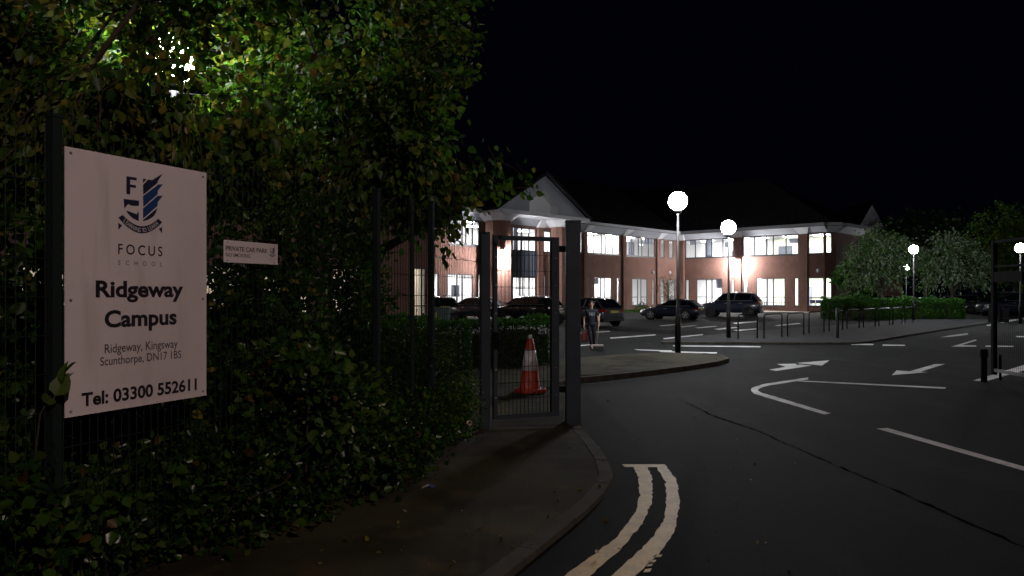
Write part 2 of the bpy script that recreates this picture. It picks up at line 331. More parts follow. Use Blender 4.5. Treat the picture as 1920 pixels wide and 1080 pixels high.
leaf_cloud('grass', None, pos, RNG.uniform(.12,.22,2600), [LF['h1'],LF['h2']], RNG.integers(0,2,2600), axis=np.array([[0,0,1.6]]), droop=-.5, narrow=.12)

# ------------------------------------------------------------------ road markings
def marking(name, polys, m, label, z=.004):
    mb = MB()
    for pl in polys: mb.sheet([P(x,y,z) for x,y in pl], z)
    o = mb.build(name, m); return struct(o, label)
def strip_sheet(mb, L, R, z, jag=.0, n=70):
    a = resample([P(x,y,z) for x,y in L], n); b = resample([P(x,y,z) for x,y in R], n)
    pa = [(p[0]+random.gauss(0,jag), p[1]+random.gauss(0,jag), z) for p in a]; pb = [(p[0]+random.gauss(0,jag), p[1]+random.gauss(0,jag), z) for p in b]
    mb.add(pa+pb, [(i,i+1,n+i+1,n+i) for i in range(n-1)])
yl = MB()
strip_sheet(yl, [(1187,873),(1196,895),(1200,922),(1192,958),(1156,1008),(1060,1078),(860,1215)], [(1213,873),(1223,897),(1223,938),(1205,982),(1163,1030),(1106,1080),(930,1215)], .004, .004)
strip_sheet(yl, [(1229,873),(1247,902),(1250,930),(1246,972),(1222,1010),(1146,1080),(985,1215)], [(1248,873),(1268,898),(1275,940),(1264,998),(1241,1032),(1192,1080),(1055,1215)], .004, .004)
yl.sheet([PZ(1166,870.5,.006)[:2],PZ(1246,870.5,.006)[:2],PZ(1252,876,.006)[:2],PZ(1172,875.5,.006)[:2]], .006)
for q in [(1228,1041,14,4),(1218,1051,13,4),(1216,1058,9,4),(1210,1067,12,6)]:
    x,y,w,h = q; yl.sheet([PZ(x,y,.004)[:2],PZ(x+w,y-1.5,.004)[:2],PZ(x+w-3,y+h-1,.004)[:2],PZ(x-4,y+h,.004)[:2]], .004)
struct(yl.build('yellow_lines', M['yellow']), 'worn double yellow lines with closing bar')
wh = MB(); strip_sheet(wh, [(1515,707.5),(1432,720),(1410,727),(1407.5,732),(1414,738),(1440,746),(1545,777)], [(1516,711),(1440,723),(1424,728),(1421,732),(1428,736.5),(1455,744),(1558,775)], .004, .004)
wh.sheet([PZ(x,y,.008)[:2] for x,y in [(1488,714.5),(1500,713.5),(1774,726),(1772,729)]], .008)
struct(wh.build('white_line', M['white']), 'white line curving round into a give way corner')
marking('white_line', [[(1643,803.5),(1664,802.5),(1960,886),(1960,894)]], M['white'], 'long white line running out to the lower right')
marking('turn_arrow', [[(1442,693),(1455,695.5),(1522,685.5),(1500,683.5)],[(1493,680.5),(1555.5,675.5),(1541,685.5)],[(1457,682.5),(1492,681.8),(1494,684.5),(1474,688)]], M['white'], 'white straight and left arrow pointing away')
marking('lane_arrow', [[(1672,703.5),(1681,694.5),(1703,696),(1740,697.5)],[(1700,697.5),(1752,683),(1772,682.3),(1722,698.2)]], M['white'], 'white lane arrow pointing towards the left')
marking('far_arrow', [[(1763,632.5),(1783,628.5),(1815,624.5),(1815,627.5),(1786,631)],[(1783,650),(1829,636.5),(1832,638),(1803,647),(1830,647.6),(1831,650)]], M['white'], 'pair of small white arrows farther along the lane')
marking('lane_dash', [[(a,b),(c,b+.4),(c,b+2.4),(a,b+2)] for a,b,c in [(1596,644.5,1638),(1655,646,1697),(1848,648,1900),(1905,630,1930)]], M['white'], 'thin white dashes across the lane mouth')
marking('parking_line', [[(1143,633),(1228,627),(1230,628.6),(1146,635)],[(1243,634.2),(1318,626.5),(1318,628),(1246,635.8)],[(1235,610.5),(1268,607.5),(1275,608.5),(1242,611.5)],[(1274,612.5),(1302,609.5),(1308,610.5),(1280,613.4)],[(1302,614.4),(1340,611),(1346,612),(1310,615.4)],[(1338,616.8),(1378,613),(1384,614.5),(1348,618.2)],[(1374,619),(1416,615.8),(1421,617),(1385,620.6)],[(1374,605.5),(1418,602),(1422,603.4),(1378,607.3)],[(1452,610),(1498,605.8),(1502,607),(1458,611.3)],[(1086,647),(1108,645.5),(1108,647),(1086,649)],[(1086,624),(1143,620.5),(1144,622),(1086,625.6)]], M['white'], 'white parking bay lines before the building')
marking('parking_line', [[(1262,647.4),(1426,649),(1426,651),(1262,649.2)],[(1188,655),(1260,657),(1260,659),(1200,656.6)],[(1235,658.2),(1345,660.6),(1343,662.8),(1240,660)]], M['white'], 'thin white lines behind the pavement island')
marking('parking_line', [[(1870,603.5),(1921,595.5),(1930,597),(1880,605)],[(1850,609),(1862,608),(1862,610),(1850,611)]], M['white'], 'white bay lines beyond the open gate')
marking('threshold_line', [[(1824,713.5),(1846,715.5),(1960,683),(1960,672)]], M['white'], 'broad white band under the open gate')
sm = MB(); strip_sheet(sm, [(1285,753),(1330,776),(1420,807),(1540,860),(1700,928),(1960,1042)], [(1287,755),(1334,778),(1425,810),(1544,863),(1704,931),(1960,1046)], .003, .012, 70)
struct(sm.build('tar_seam', M['seam']), 'dark tar seam running across the road')

# ------------------------------------------------------------------ the school building
HEAD, EAVE, FASC = 7.0, 7.5, 7.78
school = thing('school_building', 'long brick two storey school with lit windows and white gabled porch', 'building', bw(0,0))
DT = 14.87; DN = .787    # right wing front line: s = DT, running in +n
def frame2(p0, d, nrm):
    p0 = np.array(p0[:2]); d = np.array(d); nrm = np.array(nrm)
    def T(u, v, w): q = p0+d*u+nrm*w; return (q[0], q[1], v)
    T.p0 = p0; T.d = d; return T
TL = frame2(bw(0,0), AV, BV)                 # left wing front: u = s
TR = frame2(bw(DT,DN), BV, -AV)              # right wing front: u = t
PE = -23.0
TPAV = frame2(bw(0,6.9), AV, BV)             # far left block, standing forward
def along(T, px, w=0.0, nrm=None):
    k = (px-960)/FPX; x, y = T(0,0,w)[:2]; return (k*y-x)/(T.d[0]-k*T.d[1])
c1 = np.array(T_ := TL(13.19,0,0)[:2]); c2 = np.array(TR(-.32,0,0)[:2]); cd = (c2-c1)/np.linalg.norm(c2-c1); cn = np.array((cd[1],-cd[0]))
TC = frame2(c1, cd, cn); CL = float(np.linalg.norm(c2-c1))
e1 = np.array(TR(13.94,0,0)[:2]); ed = np.array((1.0,.03)); ed = ed/np.linalg.norm(ed); TE = frame2(e1, ed, np.array((ed[1],-ed[0])))
e2 = e1+ed*1.0; TEND = frame2(e2, AV, BV)
holes = {}
walls = MB()
def wall(T, u0, u1, z0, z1, hs, th=.11, mi=0):
    us = sorted({u0,u1,*[h[0] for h in hs],*[h[1] for h in hs]}); zs = sorted({z0,z1,*[h[2] for h in hs],*[h[3] for h in hs]})
    for a, b in zip(us, us[1:]):
        run = None
        for c, d in zip(zs, zs[1:]):
            solid = not any(h[0]-1e-6 <= a and b <= h[1]+1e-6 and h[2]-1e-6 <= c and d <= h[3]+1e-6 for h in hs)
            if solid: run = (run[0], d) if run else (c, d)
            if (not solid or d == zs[-1]) and run:
                walls.fbox(T, a, b, run[0], run[1], -th, 0, mi); run = None
win_jobs = []
def win(T, u0, u1, z0, z1, splits, transom=None, tr_skip=(), fw_=.085):
    win_jobs.append((T,u0,u1,z0,z1,splits,transom,tr_skip,fw_)); return (u0,u1,z0,z1)
G0, G1, U0, U1 = .55, 3.1, 5.15, HEAD-.02
FIVE = [0,.215,.435,.555,.78,1]; THREE = [0,.385,.6,1]
hl = []
def A_(px): return along(TL, px)
def B_(px): return along(TR, px)
# left wing, right of the porch
hl.append(win(TL, A_(1088.5), A_(1091.5), U0, U1, [0,1]))
hl.append(win(TL, A_(1100.5), A_(1162), U0, U1, FIVE)); hl.append(win(TL, A_(1173.2), A_(1228), U0, U1, FIVE)); hl.append(win(TL, A_(1237.6), A_(1246), U0, U1, [0,1]))
for a, b in [(1084,1087.5),(1101,1103.8),(1156.8,1161),(1172.8,1175.4)]: hl.append(win(TL, A_(a), A_(b), G0, G1, [0,1]))
hl.append(win(TL, A_(1114), A_(1146.6), G0, G1, THREE, 1.35, (1,))); hl.append(win(TL, A_(1185), A_(1213.8), G0, G1, THREE, 1.35, (1,)))
hl.append(win(TL, A_(1223), A_(1227.2), G0, G1, [0,1])); hl.append(win(TL, A_(1237.6), A_(1246), G0, G1, [0,1], 1.35))
# porch glazing
hl.append(win(TL, A_(961), A_(1005), .15, 3.0, [0,.3,.45,.72,1], 2.1)); hl.append(win(TL, A_(961), A_(1005), 5.0, 6.85, [0,.4,.7,1]))
hl.append(win(TL, A_(1019), A_(1033), 5.0, 6.75, [0,1])); hl.append(win(TL, A_(1019), A_(1022.4), G0, G1, [0,1]))
# left of the porch
hl.append(win(TL, A_(842), A_(899), U0, U1, FIVE)); hl.append(win(TL, A_(813), A_(823), G0, G1, [0,1])); hl.append(win(TL, A_(838), A_(886.5), G0, G1, THREE, None)); hl.append(win(TL, A_(897), A_(900.5), G0, G1, [0,1]))
wall(TL, -23.6, 13.19, 0, HEAD, hl)
hc = [win(TC, .30, .30+.62, U0, U1, [0,1]), win(TC, .30, 1.15, G0, G1, [0,1], 1.35)]
wall(TC, 0, CL, 0, HEAD, hc)
hr = []
hr.append(win(TR, B_(1284.6), B_(1376), U0, U1, FIVE)); hr.append(win(TR, B_(1393), B_(1497.5), U0, U1, FIVE)); hr.append(win(TR, B_(1515), 13.9, U0, U1, [0,1]))
for a, b in [(1285,1292.3),(1370,1377),(1393,1402.3),(1489,1498)]: hr.append(win(TR, B_(a), B_(b), G0, G1, [0,1]))
hr.append(win(TR, B_(1305.5), B_(1354.5), G0, G1, THREE, 1.35, (1,))); hr.append(win(TR, B_(1417.5), B_(1472.4), G0, G1, THREE, 1.35, (1,))); hr.append(win(TR, B_(1515), 13.9, G0, G1, [0,1], 1.35))
wall(TR, -.32, 13.94, 0, HEAD, hr)
he = [win(TE, .08, .66, U0, U1, [0,1]), win(TE, .08, .66, G0, G1, [0,1], 1.35)]
wall(TE, 0, 1.0, 0, HEAD, he); wall(TEND, 0, 5.9, 0, HEAD, [])
# far left block
hp = [win(TPAV, along(TPAV,776), along(TPAV,806.5), .1, 3.15, [0,.5,1], 1.0)]
for k in range(7): hp.append(win(TPAV, -50.4+3.4*k, -48.0+3.4*k, .9 if k<5 else .7, 3.0, [0,.5,1]))
PE = along(TPAV,813); wall(TPAV, -52, PE, 0, HEAD, hp)
walls.fbox(frame2(bw(PE,0), BV, AV), 0.0, 6.78, 0, HEAD, -.3, -.002)
# plain back walls
walls.fbox(TL, -52, 21.6, 0, HEAD, -14.3, -14.0); walls.fbox(TL, 21.6, 21.9, 0, HEAD, -14.3, 15.0); walls.fbox(TL, -52.3,-52, 0, HEAD, -14.3, 6.9)
walls.build('wall', M['brick'], school)
def build_window(T, u0, u1, z0, z1, splits, transom, skip, fw_):
    mb = MB(); w0, w1 = -.075, -.02; W = u1-u0; f = min(fw_, W*.22)
    mb.fbox(T, u0, u1, z0, z0+f, w0, w1); mb.fbox(T, u0, u1, z1-f, z1, w0, w1)
    xs = [u0+W*s for s in splits]
    for i, x in enumerate(xs):
        a, b = (x, x+f) if i == 0 else ((x-f, x) if i == len(xs)-1 else (x-f*.6, x+f*.6)); mb.fbox(T, a, b, z0+f, z1-f, w0, w1)
    panes = []
    for i in range(len(xs)-1):
        a = xs[i]+(f if i == 0 else f*.6); b = xs[i+1]-(f if i == len(xs)-2 else f*.6)
        if transom and i not in skip:
            mb.fbox(T, a, b, transom-.03, transom+.03, w0+.002, w1-.002); panes += [(a,b,z0+f,transom-.03),(a,b,transom+.03,z1-f)]
        else: panes.append((a,b,z0+f,z1-f))
    mb.fbox(T, u0-.04, u1+.04, z0-.07, z0-.004, -.018, .05)
    w = mb.build('window', M['frame'], school)
    for a,b,c,d in panes:
        if b-a > .02:
            pm = MB(); pm.add([T(a,c,-.05),T(b,c,-.05),T(b,d,-.05),T(a,d,-.05)], [(0,1,2,3)]); pm.build('pane', M['glass'], w)
for j in win_jobs: build_window(*j)
# columns with white flared capitals
def column(T, u, wdt=.66, proj=.17, n0=0.0):
    c = MB(); c.fbox(T, u-wdt/2, u+wdt/2, 0, HEAD-.05, n0, n0+proj); o = c.build('column', M['brick'], school)
    k = MB(); h = wdt/2
    k.hexa([T(u-h-.03,HEAD-.05,n0),T(u+h+.03,HEAD-.05,n0),T(u+h+.03,HEAD-.05,n0+proj+.03),T(u-h-.03,HEAD-.05,n0+proj+.03),T(u-h*2.1,EAVE-.03,n0),T(u+h*2.1,EAVE-.03,n0),T(u+h*2.1,EAVE-.03,n0+proj+.66),T(u-h*2.1,EAVE-.03,n0+proj+.66)])
    k.build('capital', M['whitewall'], o)
for px in (1096,1169.3,1233): column(TL, A_(px), .5 if px < 1200 else .55)
for px in (1278,1384.5,1508): column(TR, B_(px), .66)
column(TL, A_(1012), .7, .17)
for u in (-18.9,): column(TL, u, .6)
for u in (-30,-36.8,-43.6): column(TPAV, u, .6)
# coving, fascia
def coving(T, u0, u1, mi0=0.0):
    m = MB(); m.hexa([T(u0,HEAD,-.3),T(u1,HEAD,-.3),T(u1,HEAD,.02),T(u0,HEAD,.02),T(u0,EAVE,-.3),T(u1,EAVE,-.3),T(u1,EAVE,.82),T(u0,EAVE,.82)]); m.build('coving', M['coving'], school)
    gk = MB(); gk.fbox(T, u0, u1, EAVE+.002, EAVE+.055, -.3, .80); gk.build('painted_shadow_gap', M['frame'], school); f = MB(); f.fbox(T, u0, u1, EAVE+.057, FASC, -.3, .9); f.build('fascia', M['coving'], school)  # dark strip colours in the shadow gap between coving and fascia
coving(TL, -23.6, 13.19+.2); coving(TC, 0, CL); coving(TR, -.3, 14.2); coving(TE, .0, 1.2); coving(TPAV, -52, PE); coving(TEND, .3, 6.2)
# roof
rf = MB(); RZ = 12.85; Z0 = FASC+.01
def S(s,n,z): return bw(s,n,z)
rf.add([S(-53,1.0,Z0),S(13.95,1.0,Z0),S(18.2,-6.5,RZ),S(-46,-6.5,RZ)], [(0,1,2,3)])
rf.add([S(13.95,1.0,Z0),S(13.95,15.7,Z0),S(18.2,8.0,RZ-.2),S(18.2,-6.5,RZ)], [(0,1,2,3)])
rf.add([S(13.95,15.7,Z0),S(22.5,15.7,Z0),S(18.2,8.0,RZ-.2)], [(0,1,2)])
rf.add([S(22.5,15.7,Z0),S(22.5,-15,Z0),S(18.2,-6.5,RZ),S(18.2,8.0,RZ-.2)], [(0,1,2,3)])
rf.add([S(22.5,-15,Z0),S(-53,-15,Z0),S(-46,-6.5,RZ),S(18.2,-6.5,RZ)], [(0,1,2,3)]); rf.add([S(-53,-15,Z0),S(-53,1,Z0),S(-46,-6.5,RZ)], [(0,1,2)])
rf.add([S(-53,7.9,Z0),S(-23.2,7.9,Z0),S(-27,.5,RZ-1.5),S(-49,.5,RZ-1.5)], [(0,1,2,3)]); rf.add([S(-23.2,7.9,Z0),S(-23.2,-2,Z0),S(-27,.5,RZ-1.5)], [(0,1,2)])
rf.build('roof', M['slate'], school)
# porch gable
PN = 2.1; s0, s1 = -12.9, -2.4; sm_ = (s0+s1)/2; ZG = 7.78; ZA = 10.75
TP = frame2(bw(0,PN), AV, BV)
pa, pb = along(TP, 992.5), along(TP, 1046.5); pm_ = (pa+pb)/2; zs_, za_ = 8.5, 9.62
gb = MB()
def gl(u): return ZG+(ZA-ZG)*(1-abs(u-sm_)/((s1-s0)/2))
gb.add([TP(s0,ZG,0),TP(pa,ZG,0),TP(pa,zs_,0),TP(pa,gl(pa),0)], [(0,1,2,3)]); gb.add([TP(pb,ZG,0),TP(s1,ZG,0),TP(pb,gl(pb),0),TP(pb,zs_,0)], [(0,1,2,3)])
gb.add([TP(pa,zs_,0),TP(pm_,za_,0),TP(sm_,ZA,0),TP(pa,gl(pa),0)], [(0,1,2,3)]); gb.add([TP(pm_,za_,0),TP(pb,zs_,0),TP(pb,gl(pb),0),TP(sm_,ZA,0)], [(0,1,2,3)])
gb.build('gable', M['gable'], school)
rc = MB(); dp = -.7
rc.add([TP(pa,ZG,0),TP(pa,zs_,0),TP(pa,zs_,dp),TP(pa,ZG,dp)], [(0,1,2,3)]); rc.add([TP(pb,ZG,0),TP(pb,zs_,0),TP(pb,zs_,dp),TP(pb,ZG,dp)], [(0,1,2,3)])
rc.add([TP(pa,zs_,0),TP(pm_,za_,0),TP(pm_,za_,dp),TP(pa,zs_,dp)], [(0,1,2,3)]); rc.add([TP(pb,zs_,0),TP(pm_,za_,0),TP(pm_,za_,dp),TP(pb,zs_,dp)], [(0,1,2,3)])
rc.add([TP(pa,ZG,dp),TP(pb,ZG,dp),TP(pb,zs_,dp),TP(pm_,za_,dp),TP(pa,zs_,dp)], [(0,1,2,3,4)]); rc.fbox(TP, pa, pb, zs_-.05, zs_+.0, dp, dp+.05); rc.build('gable_recess', M['recess'], school)
st = MB(); st.fbox(TP, s0-.15, s1+.15, EAVE, ZG-.003, -2.4, .22); st.build('soffit', M['whitewall'], school)
gr = MB()
for sg in (-1, 1):
    e = s0-.25 if sg < 0 else s1+.25; zb = gl(e)
    gr.hexa([TP(e,zb,-6),TP(sm_,ZA+.02,-6),TP(sm_,ZA+.02,.35),TP(e,zb,.35),TP(e,zb+.2,-6),TP(sm_,ZA+.28,-6),TP(sm_,ZA+.28,.35),TP(e,zb+.2,.35)])
gr.build('porch_roof', M['slate'], school)
def pier(u, n, r):
    oc = [(math.cos(math.pi/8+k*math.pi/4), math.sin(math.pi/8+k*math.pi/4)) for k in range(8)]
    m = MB(); pts = [TL(u+a*r,0,n+b*r)[:2] for a,b in oc]; m.prism(pts, 0, HEAD-.02); o = m.build('pier', M['brick'], school)
    k = MB(); lo = [TL(u+a*(r+.05),HEAD-.02,n+b*(r+.05)) for a,b in oc]; hi = [TL(u+a*(r+.75),EAVE-.02,n+b*(r+.75)) for a,b in oc]
    k.add(lo+hi, [tuple(range(7,-1,-1)),tuple(range(8,16))]+[(i,(i+1)%8,8+(i+1)%8,8+i) for i in range(8)]); k.build('capital', M['whitewall'], o)
TP1 = frame2(bw(0,1.05), AV, BV); uL = along(TP1, 934); uR = along(TP1, 1047); pier(uL, 1.05, 1.0); pier(uR, 1.05, .62)
dpn = MB(); a, b = A_(962), A_(1006.5); dpn.fbox(TL, a, b, 3.02, 5.0, -.02, .05)
for k in range(9): x = a+(b-a)*(k+.5)/9; dpn.fbox(TL, x-.04, x+.04, 3.05, 4.97, .052, .14)
dpn.build('spandrel_panel', M['darkpanel'], school)
# rooms behind the glass
def lpoly(z): return [bw(-23.3,-.3,z),bw(13.2,-.3,z),(*TC(.1,0,-.3)[:2],z),(*TC(CL,0,-.3)[:2],z),(*TR(13.9,0,-.3)[:2],z),(*TE(.98,0,-.3)[:2],z),bw(21.2,15.0,z),bw(21.2,-6.2,z),bw(-23.3,-6.2,z)]
def slab(name, z, th, m):
    pl = lpoly(0); mb = MB(); mb.prism([p[:2] for p in pl], z, z+th); mb.build(name, m, school)
slab('room_floor', .02, .1, M['roomfloor']); slab('room_ceiling', 3.3, .08, M['room']); slab('room_floor', 3.95, .08, M['roomfloor']); slab('room_ceiling', HEAD+.12, .08, M['room'])
iw = MB()
for z0_, z1_ in ((.12,3.3),(4.03,HEAD+.12)):
    iw.fbox(TL, -23.4, 21.3, z0_, z1_, -6.3, -6.15); iw.fbox(TL, 21.15, 21.3, z0_, z1_, -6.1, 15.0); iw.fbox(TL, -23.45, -23.3, z0_, z1_, -6.1, -.35)
    for s_ in (-13.6,-1.4,6.2): iw.fbox(TL, s_-.06, s_+.06, z0_, z1_, -6.1, -.5)
    for t_ in (6.05,): iw.fbox(TR, t_-.06, t_+.06, z0_, z1_, -6.0, -.5)
    iw.fbox(TR, 14.3, 14.4, z0_, z1_, -6.2, -1.4)
iw.build('room_wall', M['room'], school)
lm = MB(); lm.fbox(TR, 6.6, 13.6, 4.03, HEAD+.1, -6.2, -6.08); lm.fbox(TR, 6.6, 13.6, .12, 3.28, -6.2, -6.08); lm.build('room_wall', M['lime'], school)
for z_ in (3.26, HEAD+.08):
    for s_ in np.arange(-21.5, 13, 3.05):
        for n_ in (-1.5,-4.2):
            m = MB(); m.fbox(TL, s_-.6, s_+.6, z_-.03, z_, n_-.15, n_+.15); m.build('ceiling_light', M['panel_light'], school)
    for t_ in np.arange(.5, 14, 2.9):
        for n_ in (-1.4,-4.1):
            m = MB(); m.fbox(TR, t_-.6, t_+.6, z_-.03, z_, n_-.15, n_+.15); m.build('ceiling_light', M['panel_light'], school)
# room of the far left block
pr = MB(); pr.fbox(TPAV, -51.5, PE-.35, .02, .12, -5, -.32); pr.fbox(TPAV, -51.5, PE-.35, 3.3, 3.4, -5, -.32); pr.fbox(TPAV, -51.5, PE-.35, .12, 3.3, -5, -4.85); pr.fbox(TPAV,PE-.5,PE-.36,.12,3.3,-4.8,-.32); pr.build('room_wall', M['cream'], school)
for s_ in [*np.arange(-49, -26, 3.4), -24.2]:
    m = MB(); m.fbox(TPAV, s_-.6, s_+.6, 3.24, 3.28, -2.2, -1.4); m.build('ceiling_light', M['warm_light'], school)
# small round lights on the brick, unlit
for T, px, py in ((TL,1223,511),(TL,1254.5,511),(TR,1535,507)):
    u = along(T, px); x,y = T(u,0,0)[:2]; z = zat(py, y)
    t = thing('bulkhead_light', {1223:'small white bulkhead light left of the inner corner',1254.5:'small white bulkhead light at the inner brick corner',1535:'small white bulkhead light above the end window'}[px], 'wall light', (x,y,z))
    m = MB(); c = T(u,z,.06); m.sphere(c, .17, 14, 8); m.build('lens', M['whitewall'], t, True); m = MB(); m.fbox(T, u-.1, u+.1, z-.1, z+.1, 0, .05); m.build('base', M['plastic'], t)
# floodlights
def flood(T, u, z, n, label):
    x,y,_ = T(u,0,n); t = thing('floodlight', label, 'floodlight', (x,y,z)); m = MB(); m.sphere(T(u,z,n+.40), .13, 16, 10); m.build('bulb', M['flood'], t, True)
    m = MB(); m.fbox(T, u-.03, u+.03, z-.03, z+.03, n-.01, n+.26); m.fbox(T, u-.17, u+.17, z+.16, z+.2, n+.1, n+.6); m.fbox(T, u-.03,u+.03, z+.031, z+.16, n+.18, n+.24); m.build('bracket', M['plastic'], t)
flood(TL, along(frame2(bw(0,2.05),AV,BV), 941), zat(480, 56), 2.05, 'blazing floodlight on the brick porch pier')
flood(TR, B_(1386), zat(493, 70), .36, 'blazing floodlight on the middle column of the right wing')
# things inside the rooms
for T_, a_, b_, lab in ((TR,1420,1440,'low dark table inside the ground window right of the middle column'),(TR,1448,1470,'second low dark table inside the ground window right of the middle column'),(TR,1310,1332,'low table inside the ground window above the hatchback'),(TL,1118,1142,'low table inside the ground window behind the walking person'),(TL,1190,1210,'low table inside the ground window near the inner corner')):
    u0_, u1_ = along(T_,a_), along(T_,b_); x,y,_ = T_((u0_+u1_)/2,0,-1.6); t = thing('table', lab, 'table', (x,y,.12), 0, 'tables in the ground floor rooms')
    m = MB(); m.fbox(T_,u0_,u1_,.84,.88,-1.9,-1.3); m.build('table_top', M['greyboard'], t)
    for uu in (u0_+.05,u1_-.05):
        for ww in (-1.85,-1.35): m = MB(); m.fbox(T_,uu-.025,uu+.025,.12,.84,ww-.025,ww+.025); m.build('leg', M['furn'], t)
for T_, a_, b_, z0_, z1_, lab in ((TL,1117,1127,2.5,3.08,'short grey blind in the ground window behind the walking person'),(TL,1212.5,1227,6.45,6.95,'grey blind half way down in the upstairs window by the corner'),(TR,1291,1303,6.5,6.95,'grey blind at the left of the upstairs window by the first lamp'),(TR,1322,1332,5.2,6.95,'grey pulled curtain in the upstairs window between the lamps'),(TR,1478,1496,6.2,6.6,'grey duct crossing the upstairs window left of the end column'),(TR,1340,1353.5,2.2,3.08,'grey blind in the ground window above the hatchback'),(TL,968,976,5.05,6.8,'grey curtain in the porch upstairs window')):
    x,y,_ = T_(along(T_,a_),0,-.5); o = MB(); o.fbox(T_,along(T_,a_),along(T_,b_),z0_,z1_,-.3,-.27); tag(o.build('blind', M['blind']), lab, 'blind')
def item(name, label, cat, T, u0, u1, z0, z1, w0, w1, m, group=None):
    x,y,_ = T((u0+u1)/2,0,(w0+w1)/2); o = MB(); o.fbox(T,u0,u1,z0,z1,w0,w1); return tag(o.build(name, m), label, cat, group)
item('notice_board', 'grey board on the lime wall of the upstairs room', 'board', TR, 7.2, 8.6, 5.3, 6.35, -6.07, -6.0, M['greyboard'])
item('room_door', 'grey door in the lime upstairs wall', 'door', TR, 9.5, 10.3, 4.03, 6.1, -6.07, -6.02, M['blind'])
item('room_door', 'grey door in the lime downstairs wall', 'door', TR, 9.6, 10.5, .13, 2.35, -6.07, -6.02, M['blind'])
item('window_blind', 'grey roller blind in the upstairs window near the corner', 'blind', TL, A_(1185.5), A_(1196), U0+.1, 6.5, -.42, -.38, M['blind'])
item('picture_board', 'dark board in the window left of the porch', 'board', TL, A_(855), A_(870), 1.45, 2.3, -.5,-.46, M['greyboard'])
item('monitor', 'dark screen hanging in the upstairs window by the second lamp', 'screen', TR, B_(1346), B_(1353), 6.2, 6.75, -1.5,-1.42, M['greyboard'])
item('low_cabinet', 'grey cabinet upstairs beside the middle column', 'cabinet', TR, B_(1366), B_(1375.5), 5.05, 5.75, -1.0,-.6, M['blind'])
def chair(T, u, w, label):
    x,y,_ = T(u,0,w); t = thing('chair', label, 'chair', (x,y,.12), 0, 'blue chairs in the end room')
    m = MB(); m.fbox(T,u-.24,u+.24,.56,.62,w-.22,w+.22); m.build('seat', M['furn'], t); m = MB(); m.fbox(T,u-.24,u+.24,.8,1.12,w-.22,w-.18); m.fbox(T,u-.24,u-.2,.62,.8,w-.22,w-.18); m.fbox(T,u+.2,u+.24,.62,.8,w-.22,w-.18); m.build('backrest', M['furn'], t)
    for a in (-.22,.22):
        for b in (-.2,.2): m = MB(); m.fbox(T,u+a-.02,u+a+.02,.12,.56,w+b-.02,w+b+.02); m.build('leg', M['furn'], t)
for u,w,l in ((12.35,-1.2,'blue chair nearest the left jamb of the end window'),(12.95,-1.0,'blue chair in the middle of the end window'),(13.5,-1.5,'blue chair by the corner mullion of the end room')): chair(TR,u,w,l)
item('desk','long dark desk inside the end window','desk',TR,12.2,13.8,1.24,1.3,-.85,-.4,M['furn'])
pl = MB(); x,y,z = TR(13.0,0,-2.2); pl.lathe([(.02,2.75),(.1,2.72),(.3,2.45),(.29,2.44)],18,(x,y,0)); pl.tube([(x,y,2.75),(x,y,3.3)],.012,5); tag(pl.build('pendant_lamp', M['whitewall']), 'white dome pendant hanging in the end room', 'lamp')

# ------------------------------------------------------------------ globe lamps
def street_lamp(x, y, label, glow='globe', zg=4.25):
    t = thing('street_lamp', label, 'street lamp', (x,y,0), 0, 'white globe lamps of the car park')
    m = MB(); m.tube([(x,y,-.02),(x,y,1.05),(x,y,1.1),(x,y,zg-.3)], [.085,.085,.045,.036], 14); m.build('post', M['black'], t, True)
    m = MB(); m.lathe([(.05,zg-.36),(.1,zg-.33),(.11,zg-.25),(.09,zg-.245)], 18, (x,y,0)); m.build('collar', M['black'], t, True)
    m = MB(); m.sphere((x,y,zg), .26, 24, 14); m.build('globe', M[glow], t, True)
    m = MB(); m.box(x-.05,x+.05,y-.088,y-.083,.35,.85); m.build('access_door', M['black'], t)
    return t
street_lamp(*P(1271,663), 'tall globe lamp on the pavement island, largest in view', zg=4.30)
street_lamp(*P(1366,636), 'globe lamp at the left end of the cycle stands', zg=4.14)
street_lamp(*P(1713,602), 'globe lamp in front of the willow trees', zg=4.39)
street_lamp(*at(1913,42), 'globe lamp shining above the open gate', zg=4.25)
street_lamp(-3.67,8.1, 'globe lamp half hidden in the leaves above the white sign', 'globe_dim', zg=4.25)
street_lamp(*at(1699,75), 'far globe lamp seen through the trees, left of two', zg=4.27); street_lamp(*at(1737,74), 'far globe lamp seen through the trees, right of two', zg=4.18)
# the roadside lamp whose warm light falls on the sign and yellow lines (it stands behind the photographer)
sx, sy, sz = 6.5, -9.0, 9.6
t = thing('roadside_lamp', 'tall warm roadside lamp standing behind the viewpoint', 'street lamp', (sx+1.2,sy,0))
m = MB(); m.tube([(sx+1.2,sy,0),(sx+1.2,sy,sz+.2),(sx+.9,sy,sz+.45),(sx,sy,sz+.4)], [.09,.06,.045,.035], 10); m.build('post', M['galv'], t, True)
m = MB(); m.sphere((sx,sy,sz), .16, 16, 10); m.build('bulb', M['street'], t, True); m = MB(); m.lathe([(.02,sz+.42),(.2,sz+.36),(.26,sz+.2)],16,(sx,sy,0)); m.build('hood', M['galv'], t, True)

